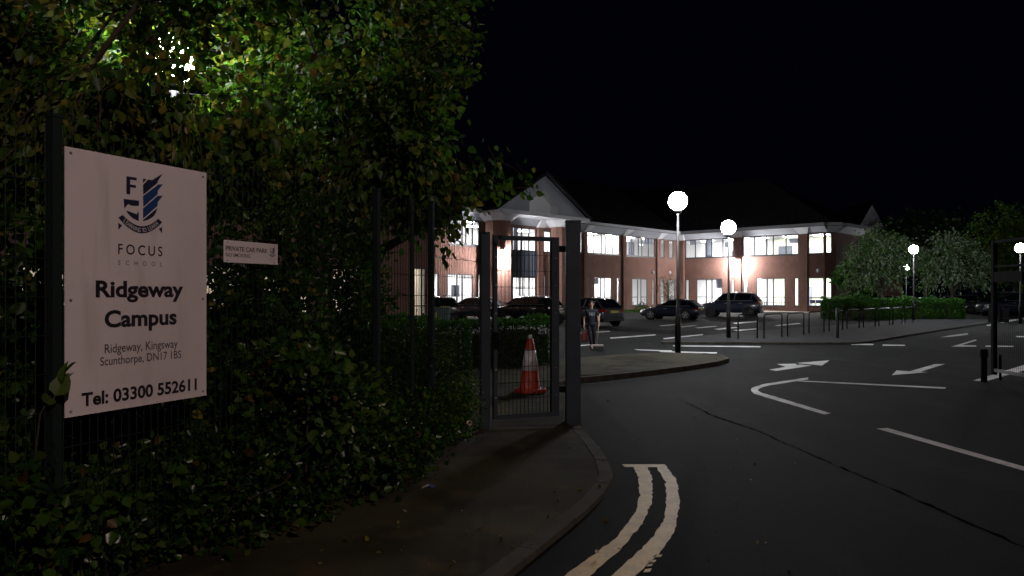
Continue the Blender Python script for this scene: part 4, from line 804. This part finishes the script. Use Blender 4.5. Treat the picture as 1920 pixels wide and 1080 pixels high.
# ------------------------------------------------------------------ foliage builders
def volume_points(n, ells, freq=.9, thr=-.15, seed=0):
    from mathutils import noise
    out = []; tot = sum(e[3]*e[4]*e[5] for e in ells)
    for e in ells:
        k = int(n*e[3]*e[4]*e[5]/tot*1.6)+5
        d = RNG.normal(size=(k,3)); d = unit(d)*(RNG.uniform(size=(k,1))**(1/2.2)); p = np.array(e[:3])+d*np.array(e[3:6])
        for q in p:
            if noise.noise(Vector(q*freq)+Vector((seed,0,0))) > thr: out.append(q)
    out = np.array(out); RNG.shuffle(out); return out[:n]
def tree(name, label, cat, base, ells, ntw, per, lsize, mats, probs, trunk_r, fork_z, clear=None, seed=0, droop=.5, twig_len=.45, hero=0, limb_n=10, keep=None, narrow=1.0, group=None, twigs=True, extra=None, thr=-.06):
    t = thing(name, label, cat, base, 0, group); b = np.array(base)
    pts = volume_points(ntw, ells, 1.25, thr, seed)
    if extra: pts = np.vstack([pts]+[volume_points(k, [e], 1, -9, 0) for e, k in extra])
    if keep is not None: pts = np.array([p for p in pts if keep(p)])
    m = MB(); ctr = np.mean([e[:3] for e in ells],0); top = b+np.array((.0,0,fork_z))
    m.tube([b-np.array((0,0,.05)), b*.6+top*.4+np.array((.05,.03,0)), top], [trunk_r*1.25,trunk_r,trunk_r*.85], 10); m.build('trunk', M['bark'], t, True)
    idx = RNG.choice(len(pts), min(limb_n,len(pts)), replace=False); ends = pts[idx]
    for e in ends:
        mid = top*.45+e*.55+RNG.normal(size=3)*.12+np.array((0,0,.15)); lb = MB(); lb.tube([top-np.array((0,0,.15)), top*.75+mid*.25+np.array((0,0,.1)), mid, e], [trunk_r*.55,trunk_r*.42,trunk_r*.22,trunk_r*.07], 7); lb.build('limb', M['bark'], t, True)
    out = unit(pts-ctr); dirs = unit(out*.8+RNG.normal(size=pts.shape)*.5+np.array([[0,0,-droop]]))
    if twigs:
        tm = MB()
        for p, d in zip(pts, dirs): tm.tube([p-d*twig_len*.5, p+d*twig_len*.1+np.array((0,0,.02)), p+d*twig_len*.5], [.006,.004,.002], 3, cap=False)
        o = tm.build('twigs', M['twig'], t); o['kind'] = 'stuff'
    f = RNG.uniform(-.5,.55,size=(len(pts),per)); pos = pts[:,None,:]+dirs[:,None,:]*f[...,None]*twig_len+RNG.normal(size=(len(pts),per,3))*.05*max(1,lsize/.08)
    axis = np.repeat(dirs,per,0); pos = pos.reshape(-1,3); tone = np.repeat(RNG.choice(len(mats),len(pts),p=probs),per); flip = RNG.uniform(size=len(tone)) < .35; tone[flip] = RNG.choice(len(mats),flip.sum(),p=probs)
    sz = (.5+.85*RNG.beta(2,2,len(pos)))*lsize; okm = np.ones(len(pos),bool)
    if clear is not None:
        dd_ = np.linalg.norm(pos-np.array(clear[:3]),axis=1); okm &= (dd_ > clear[3]) | (RNG.uniform(size=len(pos)) < clear[4])
        okm &= dd_ > .45
    if keep is not None: okm &= np.array([keep(p) for p in pos])
    pos, sz, tone, axis = pos[okm], sz[okm], tone[okm], axis[okm]
    if hero:
        near = np.argsort(np.linalg.norm(pos-np.array((0,0,EYE)),axis=1))[:hero*6]; pick = RNG.choice(near, hero, replace=False)
        mask = np.ones(len(pos),bool); mask[pick] = False
        for i in pick: single_leaf(t, pos[i], sz[i]*1.05, mats[tone[i]], RNG.uniform(0,6.28), RNG.uniform(-1.9,-.6), RNG.uniform(-.7,.7))
        pos, sz, tone, axis = pos[mask], sz[mask], tone[mask], axis[mask]
    leaf_cloud('foliage', t, pos, sz, mats, tone, axis, droop, narrow); return t
LAMP0 = (-3.67,8.1,4.25,1.05,.22)
def behind_fence(p): return (np.array(p[:2])-FA)@FN < -.10
TM = [LF['g1'],LF['g2'],LF['g3'],LF['y'],LF['br']]
def keepA(p):
    if not behind_fence(p) and p[2] < 2.75: return False
    u = 960+FPX*p[0]/p[1]; return True
tree('lime_tree', 'broad dark green tree leaning over the fence beside the signs', 'tree', (-1.75,9.0,.1),
     [(-1.55,8.6,4.7,1.15,1.5,2.0),(-2.6,8.0,4.4,1.3,1.4,1.9),(-1.3,8.8,2.9,.85,1.2,.8),(-1.0,8.3,3.6,.62,.9,1.2),(-2.4,7.6,3.0,1.1,.8,.8),(-.75,8.4,3.05,.66,.5,.42),(-.5,8.3,2.6,.42,.4,.34),(-.2,8.2,2.98,.42,.25,.18),(-.25,8.5,2.62,.30,.3,.2)], 2300, 12, .095, TM, [.46,.18,.31,.035,.015], .14, 1.9, LAMP0, 3, .5, .5, hero=150, keep=keepA)
tree('lime_tree', 'yellowing tree rising behind the left fence panel', 'tree', (-4.9,6.6,.1),
     [(-4.3,6.8,3.6,1.5,1.4,1.3),(-3.0,6.2,3.0,1.1,.8,.62),(-3.02,6.6,3.8,.62,.32,.5),(-2.85,6.2,3.65,.62,.34,.5),(-3.25,7.1,3.95,.5,.3,.45),(-2.5,6.7,4.9,.9,.9,.8),(-4.3,7.4,4.6,.8,1.0,.6),(-3.3,5.9,2.7,.9,.7,.6)], 1750, 12, .092, TM, [.40,.27,.24,.07,.02], .12, 1.8, LAMP0, 8, .45, .5, hero=120, keep=keepA, extra=[((-2.85,6.3,3.66,.42,.25,.36),15),((-3.2,7.0,3.92,.42,.25,.36),12),((-2.6,5.75,3.5,.35,.2,.3),5)])
# evergreen screen behind the fence, under the crowns
def bush(name, label, cat, base, ells, ncl, per, lsize, mats, probs, hero=0, hero_m=None, seed=0, stems=6, spread=.07, keep=None, droop=.1, narrow=1.0, group=None, thr=-.3, hero_size=1.25):
    t = thing(name, label, cat, base, 0, group); pts = volume_points(ncl, ells, 1.6, thr, seed)
    if keep is not None: pts = np.array([p for p in pts if keep(p)])
    b = np.array(base)
    for k in range(stems):
        e = pts[RNG.integers(len(pts))]; sm_2 = MB(); s_ = b+np.array((*RNG.normal(size=2)*.12,0)); mid = (s_+e)/2+RNG.normal(size=3)*.06; sm_2.tube([s_-np.array((0,0,.05)),mid,e], [.012,.008,.004], 5); sm_2.build('stem', M['twig'], t)
    pos = (pts[:,None,:]+RNG.normal(size=(len(pts),per,3))*spread).reshape(-1,3); pos = pos[pos[:,2] > .03]
    tone = RNG.choice(len(mats),len(pos),p=probs); sz = RNG.uniform(.6,1.2,len(pos))*lsize
    ctr = pos.mean(0); axis = unit(pos-ctr)*.6
    if hero:
        tocam = np.linalg.norm(pos-np.array((0,0,EYE)),axis=1); near = np.argsort(tocam)[:hero*5]; pick = RNG.choice(near,hero,replace=False); mask = np.ones(len(pos),bool); mask[pick] = False
        for i in pick: single_leaf(t, pos[i], sz[i]*hero_size, mats[tone[i]], RNG.uniform(-2.2,2.2), RNG.uniform(-1.2,.5), RNG.uniform(-.7,.7))
        pos,tone,sz,axis = pos[mask],tone[mask],sz[mask],axis[mask]
    leaf_cloud('foliage', t, pos, sz, mats, tone, axis, droop, narrow); return t
SM = [LF['s1'],LF['s2'],LF['s3'],LF['glint'],LF['br']]
def bl2(p): return (np.array(p[:2])-FA)@FN < -.12
bush('laurel_bush', 'dense dark laurel filling the fence behind the large sign', 'shrub', (-3.2,5.6,.1), [(-3.3,5.6,1.2,1.2,.9,1.3),(-2.4,6.4,1.3,.8,.8,1.3),(-3.9,5.0,1.0,1.2,.8,1.1),(-2.75,5.3,.5,.9,.45,.55),(-3.2,6.2,.5,1.3,.6,.6)], 1500, 12, .085, [LF['g3'],LF['s1'],LF['s2'],LF['y']], [.4,.3,.26,.04], hero=40, keep=bl2, seed=2)
bush('laurel_bush', 'dense dark laurel behind the small car park notice', 'shrub', (-1.9,7.4,.1), [(-1.9,7.3,1.3,.75,.9,1.35),(-1.75,8.4,1.3,.42,.8,1.25),(-2.5,7.0,1.0,.7,.7,1.1)], 1000, 12, .07, [LF['g3'],LF['s1'],LF['s2'],LF['y']], [.4,.3,.27,.03], hero=30, keep=bl2, seed=4)
# low planting in front of the fence
bush('privet_bush', 'leafy low shrub below the left edge of the school sign', 'shrub', (-2.55,4.25,.1), [(-2.75,4.3,.45,.55,.4,.5),(-2.35,4.6,.35,.4,.35,.38),(-2.9,4.0,.8,.3,.3,.35),(-2.38,3.68,.55,.24,.16,.42)], 330, 10, .075, SM, [.47,.36,.13,0,.04], hero=70, seed=6)
bush('ivy_bank', 'dark ivy tangle under the middle of the school sign', 'shrub', (-2.0,4.9,.1), [(-1.95,4.95,.42,.5,.38,.42),(-1.6,5.35,.4,.4,.35,.4)], 260, 10, .06, SM, [.38,.52,.06,0,.04], hero=40, seed=7)
bush('bramble', 'bramble with pale leaf sprays right of the school sign', 'shrub', (-1.55,5.5,.1), [(-1.6,5.5,.75,.42,.4,.62),(-1.3,5.95,.6,.4,.38,.55),(-1.45,5.4,1.05,.25,.25,.25)], 330, 10, .075, SM, [.45,.32,.19,0,.04], hero=90, seed=9)
bush('ivy_bank', 'dark low ivy along the footway kerb of the bed', 'shrub', (-1.2,6.3,.1), [(-1.2,6.3,.35,.5,.35,.36),(-.95,6.9,.4,.4,.35,.4)], 300, 10, .05, SM, [.32,.60,.05,0,.03], hero=30, seed=10)
bush('cotoneaster', 'rounded small leaved bush with pale specks by the gate', 'shrub', (-.85,8.0,.1), [(-.95,7.8,.62,.45,.5,.62),(-.68,8.35,.55,.32,.42,.58),(-1.2,7.5,.95,.4,.4,.45),(-1.0,8.2,1.0,.4,.4,.42)], 1300, 11, .036, SM, [.52,.34,.11,0,.03], hero=40, seed=12, spread=.06)
sp = volume_points(260, [(-.95,7.8,.62,.5,.55,.66),(-.68,8.35,.55,.37,.47,.62),(-1.0,8.2,1.0,.45,.47,.46),(-1.5,5.6,.8,.5,.5,.6)], 2, -.4, 55)
o = leaf_cloud('painted_glints', bpy.data.objects['cotoneaster'], sp, RNG.uniform(.010,.022,len(sp)), [LF['glint']], np.zeros(len(sp),int)); tag(o, 'tiny pale flecks painted as glints on wet leaves')  # lamp glints on the shiny leaves, put in as pale flecks
# the two big leaves that lap over the sign's edge
vine = thing('creeper_sprig', 'sprig of large leaves lapping over the lower left sign corner', 'plant', (-2.42,3.86,.1))
m = MB(); m.tube([(-2.42,3.86,.1),(-2.46,3.82,.7),(-2.42,3.83,1.08),(-2.36,3.86,1.22)], [.007,.006,.005,.003], 6); m.build('stem', M['twig'], vine)
for (px,py,s,yaw,pit,rol) in ((104,742,.13,.3,1.25,.4),(116,716,.12,-.5,1.2,-.3),(122,700,.085,-.9,.9,-.5),(92,760,.10,1.0,.7,.3)):
    d = 3.82; x,y = at(px,d); single_leaf(vine, (x,y,zat(py,d)), s, LF['s3'] if py>710 else LF['s1'], yaw, pit, rol)

# ------------------------------------------------------------------ hedges
def hedge(name, label, a, b, thick, h, n, lsize, mats, base=(0,0)):
    a = np.array(a); b = np.array(b); d = b-a; L = np.linalg.norm(d); d = d/L; nn = np.array((d[1],-d[0])); t = thing(name, label, 'hedge', (a[0],a[1],0))
    T = frame2(a, d, nn); m = MB(); q_ = max(.16, lsize*3.6); m.fbox(T, q_, L-q_, 0, h-.26, -thick+q_, -q_); m.fbox(T, .2+q_, L-.2-q_, h-.26, h-q_*.8, -thick+.2+q_, -.2-q_); m.build('branches', M['twig'], t)
    u = RNG.uniform(0,L,n); v = RNG.uniform(0,h,n); w = RNG.uniform(-thick,0,n); face = RNG.choice(4,n,p=[.42,.38,.1,.1]); dep = np.abs(RNG.normal(size=n))*.05
    wob = lsize*(1.6*np.sin(u*.8)+.9*np.sin(u*1.3)+.8*np.sin(u*3.1+2)+.6*np.sin(u*7.7+1)+.5*np.sin(v*6))
    w = np.where(face==0,-dep+wob,w); v = np.where(face==1,h-dep+wob*np.cos(w*3+u),v); rr = np.clip((v-(h-.25))/.25,0,1); w = np.where(face==0,w-rr*rr*.22,w); u = np.where(face==2,dep,u); u = np.where(face==3,L-dep,u)
    pos = np.array([T(x,y,z) for x,y,z in zip(u,v,w)]); ax = np.zeros((n,3)); ax[face==0] = (nn[0],nn[1],.3); ax[face==1] = (0,0,.8)
    leaf_cloud('foliage', t, pos, RNG.uniform(.6,1.25,n)*lsize, mats, RNG.choice(len(mats),n), ax, -.1); return t
hedge('hedge', 'clipped box hedge with lit top behind the footpath gate', (-1.15,17.2), (1.02,17.2), 1.3, 1.0, 9000, .055, [LF['h1'],LF['h2']])
hedge('hedge', 'rougher hedge left of the footpath gate', (-3.4,14.2), (-.85,16.0), 1.0, 1.08, 8500, .055, [LF['h1'],LF['h2'],LF['g3']])
hedge('hedge', 'long low hedge below the willow trees', (20.6,47.5), (29.0,47.8), 2.2, 1.28, 16000, .11, [LF['h1'],LF['h2'],LF['h1']])
hedge('hedge', 'dark hedge end beside the brick wing', (20.3,46.6), (23.4,46.8), .8, 1.2, 4000, .1, [LF['h2']])
# willows
WM = [LF['w1'],LF['w2'],LF['g1'],LF['g3']]
tree('willow_tree', 'grey green tree between the brick wing and third lamp', 'tree', (*at(1655,53),0), [(*at(1655,53),4.2,2.5,1.8,2.3),(*at(1620,53),3.2,1.6,1.5,1.4),(*at(1690,53),4.4,1.3,1.4,1.7)], 1300, 9, .22, WM, [.42,.28,.18,.12], .14, 1.6, seed=21, twig_len=.9, narrow=.6, limb_n=8, thr=.07)
tree('willow_tree', 'paler grey tree right of the third lamp', 'tree', (*at(1785,52),0), [(*at(1782,52),4.0,2.2,1.7,2.1),(*at(1825,52),3.2,1.1,1.2,1.4),(*at(1748,52),3.6,1.2,1.2,1.6)], 1150, 9, .22, WM, [.40,.36,.12,.12], .13, 1.6, seed=25, twig_len=.9, narrow=.6, limb_n=8, thr=.07)
tree('dark_tree', 'tall dark tree far behind the willows', 'tree', (*at(1735,90),0), [(*at(1735,90),8,6,4,4.2),(*at(1680,92),7,4,4,3.2)], 700, 9, .42, [LF['g3'],LF['s2']], [.6,.4], .3, 3, seed=31, twig_len=1.2, limb_n=6, twigs=False)
tree('dark_tree', 'dark tree behind the far lamp at the right edge', 'tree', (*at(1905,60),0), [(*at(1900,60),5.6,3.6,3,3.6),(*at(1960,60),5.0,3,3,3.6)], 900, 9, .26, [LF['g3'],LF['g2'],LF['g1']], [.5,.25,.25], .2, 2.2, seed=33, twig_len=.9, limb_n=7, twigs=False)
tree('dark_tree', 'low dark tree hard against the end of the brick wing', 'tree', (*at(1600,60),0), [(*at(1596,60),3.0,1.2,1.2,1.7),(*at(1622,61),2.0,1.2,1.2,1.3)], 500, 9, .2, [LF['g3'],LF['s2']], [.6,.4], .12, 1, seed=35, limb_n=5, twigs=False)
# bare little tree by the inner corner
bt = thing('bare_tree', 'thin nearly bare young tree by the inner brick corner', 'tree', (*at(1252,63),0)); bx, by = at(1252,63)
m = MB(); m.tube([(bx,by,-.05),(bx+.05,by,1.2),(bx-.05,by,2.6)], [.06,.045,.02], 7); m.build('trunk', M['bark'], bt, True)
for k in range(26):
    z = random.uniform(.7,2.5); a = random.uniform(0,6.28); L = random.uniform(.5,1.15); m = MB(); m.tube([(bx,by,z),(bx+math.cos(a)*L*.5,by+math.sin(a)*L*.3,z+L*.35),(bx+math.cos(a)*L*.95,by+math.sin(a)*L*.5,z+L*.6+random.uniform(-.2,.2))], [.022,.016,.008], 5); m.build('branch', M['bark'], bt)
bp_ = np.array([(bx+random.gauss(0,.55),by+random.gauss(0,.3),random.uniform(1.0,3.2)) for _ in range(260)]); leaf_cloud('foliage', bt, bp_, RNG.uniform(.08,.15,260), [LF['g3'],LF['br']], RNG.integers(0,2,260))
bush('low_shrub','low shrub under the ground floor windows by the inner corner','shrub',(*at(1205,62.5),0),[(*at(1205,62.5),.4,.7,.4,.5)],60,9,.12,[LF['g3'],LF['h2']],[.5,.5],seed=41,spread=.15)

# ------------------------------------------------------------------ far gabled building
hx, hy = at(1634,96); fb = thing('gabled_house', 'far building with pale gable above the willow tree', 'building', (hx,hy,0))
m = MB(); m.box(hx-4,hx+4,hy,hy+9,0,6.2); m.build('wall', M['brick'], fb)
m = MB(); m.add([(hx-2.1,hy-.02,9.4),(hx+2.1,hy-.02,9.4),(hx,hy-.02,13.2),(hx-2.1,hy+.3,9.4),(hx+2.1,hy+.3,9.4),(hx,hy+.3,13.2)],[(0,1,2),(5,4,3),(0,3,4,1)]); m.add([(hx-3.9,hy-.02,6.2),(hx+3.9,hy-.02,6.2),(hx+2.1,hy-.02,9.4),(hx-2.1,hy-.02,9.4)],[(0,1,2,3)]); m.build('gable', M['coving'], fb)
m = MB(); 
for sgn in (-1,1): m.hexa([(hx+sgn*4.3,hy-.4,5.7),(hx,hy-.4,13.25),(hx,hy+9.3,13.25),(hx+sgn*4.3,hy+9.3,5.7),(hx+sgn*4.3,hy-.4,5.95),(hx,hy-.4,13.5),(hx,hy+9.3,13.5),(hx+sgn*4.3,hy+9.3,5.95)])
m.build('roof', M['slate'], fb)

# ------------------------------------------------------------------ the person with the broom
def skin_mesh(name, joints, edges, radii, m_, parent, sub=2):
    me = bpy.data.meshes.new(name); me.from_pydata(joints, edges, []); o = bpy.data.objects.new(name, me); COL.objects.link(o)
    sk = o.modifiers.new('skin','SKIN'); sk.use_smooth_shade = True
    for i, r_ in enumerate(radii): me.skin_vertices[0].data[i].radius = (r_ if isinstance(r_,tuple) else (r_,r_))
    me.skin_vertices[0].data[0].use_root = True
    s_ = o.modifiers.new('sub','SUBSURF'); s_.levels = sub; s_.render_levels = sub
    dg = bpy.context.evaluated_depsgraph_get(); nm = bpy.data.meshes.new_from_object(o.evaluated_get(dg)); o.modifiers.clear(); o.data = nm; bpy.data.meshes.remove(me)
    nm.materials.clear(); nm.materials.append(m_); nm.polygons.foreach_set('use_smooth',[True]*len(nm.polygons)); o.parent = parent; return o
px_, py_ = P(1108.5,655); pk = .835
per = thing('person', 'person in dark shirt and trousers walking with a broom', 'person', (px_,py_,0), math.radians(4), local=True); per.scale = (pk,)*3
# facing -y (towards the viewer); x right in picture = the person's left
J = {'pel':(0,0,.95),'spine':(0,.0,1.12),'chest':(0,.01,1.32),'neck':(0,0,1.48),'head0':(0,-.01,1.56),'head1':(0,-.02,1.66),'crown':(0,0,1.72),
 'shL':(.17,0,1.41),'elL':(.25,.02,1.14),'wrL':(.25,-.10,.90),'shR':(-.17,0,1.41),'elR':(-.255,.03,1.13),'wrR':(-.27,-.04,.88),
 'hpL':(.09,0,.92),'knL':(.10,-.05,.50),'anL':(.10,.06,.09),'toL':(.11,-.10,.04),'hpR':(-.09,0,.92),'knR':(-.07,-.16,.52),'anR':(-.02,-.22,.12),'toR':(-.02,-.38,.05),
 'palL':(.25,-.13,.84),'palR':(-.27,-.06,.80)}
names = list(J); ix = {n:i for i,n in enumerate(names)}
E = [('pel','spine'),('spine','chest'),('chest','neck'),('neck','head0'),('head0','head1'),('head1','crown'),('chest','shL'),('shL','elL'),('elL','wrL'),('wrL','palL'),('chest','shR'),('shR','elR'),('elR','wrR'),('wrR','palR'),('pel','hpL'),('hpL','knL'),('knL','anL'),('anL','toL'),('pel','hpR'),('hpR','knR'),('knR','anR'),('anR','toR')]
R_ = {'pel':(.10,.08),'spine':(.10,.075),'chest':(.14,.10),'neck':.052,'head0':(.065,.075),'head1':(.078,.095),'crown':(.05,.06),'shL':.055,'elL':.04,'wrL':.028,'shR':.055,'elR':.04,'wrR':.028,'hpL':.085,'knL':.055,'anL':.036,'toL':.032,'hpR':.085,'knR':.055,'anR':.036,'toR':.032,'palL':(.036,.018),'palR':(.036,.018)}
verts = [J[n] for n in names]; edges = [(ix[a],ix[b]) for a,b in E]; rad = [R_[n] for n in names]
def addch(frm, pts, rs):
    last = ix[frm]
    for p, r2 in zip(pts, rs): verts.append(p); rad.append(r2); edges.append((last,len(verts)-1)); last = len(verts)-1
for side, pal in ((1,'palL'),(-1,'palR')):
    x,y,z = J[pal]
    for k,(dy,ln) in enumerate(((-.024,.9),(-.008,1.0),(.008,.95),(.022,.78))): addch(pal, [(x-side*.012,y+dy,z-.045*ln),(x-side*.030,y+dy-.004,z-.075*ln),(x-side*.045,y+dy,z-.06*ln)], [.009,.008,.007])
    addch(pal, [(x-side*.02,y-.034,z-.01),(x-side*.04,y-.036,z-.04)], [.010,.008])
body = skin_mesh('body', verts, edges, rad, M['skin'], per)
# face
fm = MB(); fm.hexa([(-.012,-.112,1.60),(.012,-.112,1.60),(.010,-.10,1.60),(-.010,-.10,1.60),(-.006,-.112,1.645),(.006,-.112,1.645),(.006,-.1,1.645),(-.006,-.1,1.645)])
fm.hexa([(-.016,-.128,1.598),(.016,-.128,1.598),(.014,-.10,1.592),(-.014,-.10,1.592),(-.008,-.118,1.618),(.008,-.118,1.618),(.008,-.1,1.618),(-.008,-.1,1.618)]); fm.build('nose', M['skin'], per, True, local=True)
em = MB()
for s_ in (-1,1): em.sphere((s_*.032,-.102,1.648), .011, 10, 6)
em.build('eyes', M['hair'], per, True, local=True); mm = MB(); mm.box(-.024,.024,-.106,-.098,1.563,1.571); mm.build('mouth', mat('lips',(.3,.12,.1),.5), per, local=True)
for s_ in (-1,1): m = MB(); m.sphere((s_*.083,0,1.635),.022,8,6,sz=1.5); m.build('ear', M['skin'], per, True, local=True)
hm = MB(); hm.sphere((0,.018,1.685), .098, 18, 10, sz=.95); hm.v = [p for p in hm.v]
hm.v = [(p[0], max(p[1],-.075) if p[2] < 1.70 else p[1]-.01, max(p[2],1.655 if p[1] < .02 else 1.58)) for p in hm.v]; hm.build('hair', M['hair'], per, True, local=True)
def sub_skin(name, keys, ed, radk, m_, sub=2):
    v = [keys[k] for k in keys]; ii = {k:i for i,k in enumerate(keys)}; return skin_mesh(name, v, [(ii[a],ii[b]) for a,b in ed], [radk[k] for k in keys], m_, per, sub)
sub_skin('t_shirt', {'c':(0,.01,1.30),'p':(0,0,.78),'q':(0,0,.92),'s':(0,.0,1.12),'n':(0,.0,1.45),'l':(.18,0,1.41),'le':(.235,.015,1.20),'r':(-.18,0,1.41),'re':(-.24,.02,1.20)}, [('c','s'),('s','q'),('q','p'),('c','n'),('c','l'),('l','le'),('c','r'),('r','re')], {'c':(.165,.125),'p':(.17,.135),'q':(.162,.128),'s':(.15,.118),'n':.075,'l':.075,'le':.062,'r':.075,'re':.062}, M['shirt'])
sub_skin('trousers', {'p':(0,0,1.0),'hl':(.09,0,.90),'kl':(.10,-.05,.50),'al':(.10,.055,.13),'hr':(-.09,0,.90),'kr':(-.07,-.16,.52),'ar':(-.02,-.21,.16)}, [('p','hl'),('hl','kl'),('kl','al'),('p','hr'),('hr','kr'),('kr','ar')], {'p':(.145,.115),'hl':.103,'kl':.072,'al':.06,'hr':.103,'kr':.072,'ar':.06}, M['trousers'])
for n_, a_, b_ in (('l',(.10,.08,.05),(.11,-.12,.035)),('r',(-.02,-.19,.06),(-.02,-.40,.045))):
    sub_skin('shoe', {'a':a_,'m':tuple((np.array(a_)+np.array(b_))/2),'b':b_}, [('a','m'),('m','b')], {'a':(.045,.05),'m':(.048,.042),'b':(.042,.032)}, M['shoe'], 1)
tm = MB(); 
def TT(u,v,w): return (u,-.152-w,v)
text(tm, TT, '161', -.085, .085, 1.235, .115, .02, .002); tm.build('shirt_print', M['shirtprint'], per, local=True)
def wp(p): c,s_ = math.cos(math.radians(4)),math.sin(math.radians(4)); return (px_+pk*(p[0]*c-p[1]*s_), py_+pk*(p[0]*s_+p[1]*c), pk*p[2])
hb = wp((.235,-.135,.80)); btop = wp((.30,-.10,1.30)); bbot = wp((.16,-.22,.14))
br_ = thing('broom', 'pale wooden broom held upright in the person\u2019s hand', 'broom', wp((.15,-.23,0))); m = MB(); m.tube([bbot,hb,btop], .014, 8); m.build('handle', M['wood'], br_, True)
c = bbot; m = MB(); m.box(c[0]-.20,c[0]+.2,c[1]-.035,c[1]+.035,c[2]-.01,c[2]+.045); m.build('head', M['broomhead'], br_, bevel=.01); m = MB()
for k in range(26): x = c[0]-.19+.38*k/25; m.hexa([(x-.012,c[1]-.05,.005),(x+.008,c[1]-.05,.005),(x+.008,c[1]+.05,.005),(x-.012,c[1]+.05,.005),(x-.007,c[1]-.03,c[2]-.011),(x+.007,c[1]-.03,c[2]-.011),(x+.007,c[1]+.03,c[2]-.011),(x-.007,c[1]+.03,c[2]-.011)])
m.build('bristles', M['plastic'], br_)
bc = wp((-.24,-.06,.50)); bgo = thing('carrier_bag', 'dark red bag hanging from the person\u2019s other hand', 'bag', bc); m = MB(); x,y,z = bc
m.hexa([(x-.11,y-.06,z-.18),(x+.10,y-.06,z-.18),(x+.10,y+.06,z-.18),(x-.11,y+.06,z-.18),(x-.10,y-.03,z+.13),(x+.08,y-.03,z+.13),(x+.08,y+.03,z+.13),(x-.10,y+.03,z+.13)]); m.build('body', M['bag'], bgo, bevel=.03)
hd = wp((-.25,-.06,.76)); m = MB(); m.tube([(x-.07,y,z+.13),(hd[0]-.02,hd[1],hd[2]-.03),hd,(hd[0]+.02,hd[1],hd[2]-.03),(x+.05,y,z+.13)], .008, 5); m.build('handle', M['bag'], bgo)

for o in bpy.data.objects:
    if '_o' in o.keys(): del o['_o']
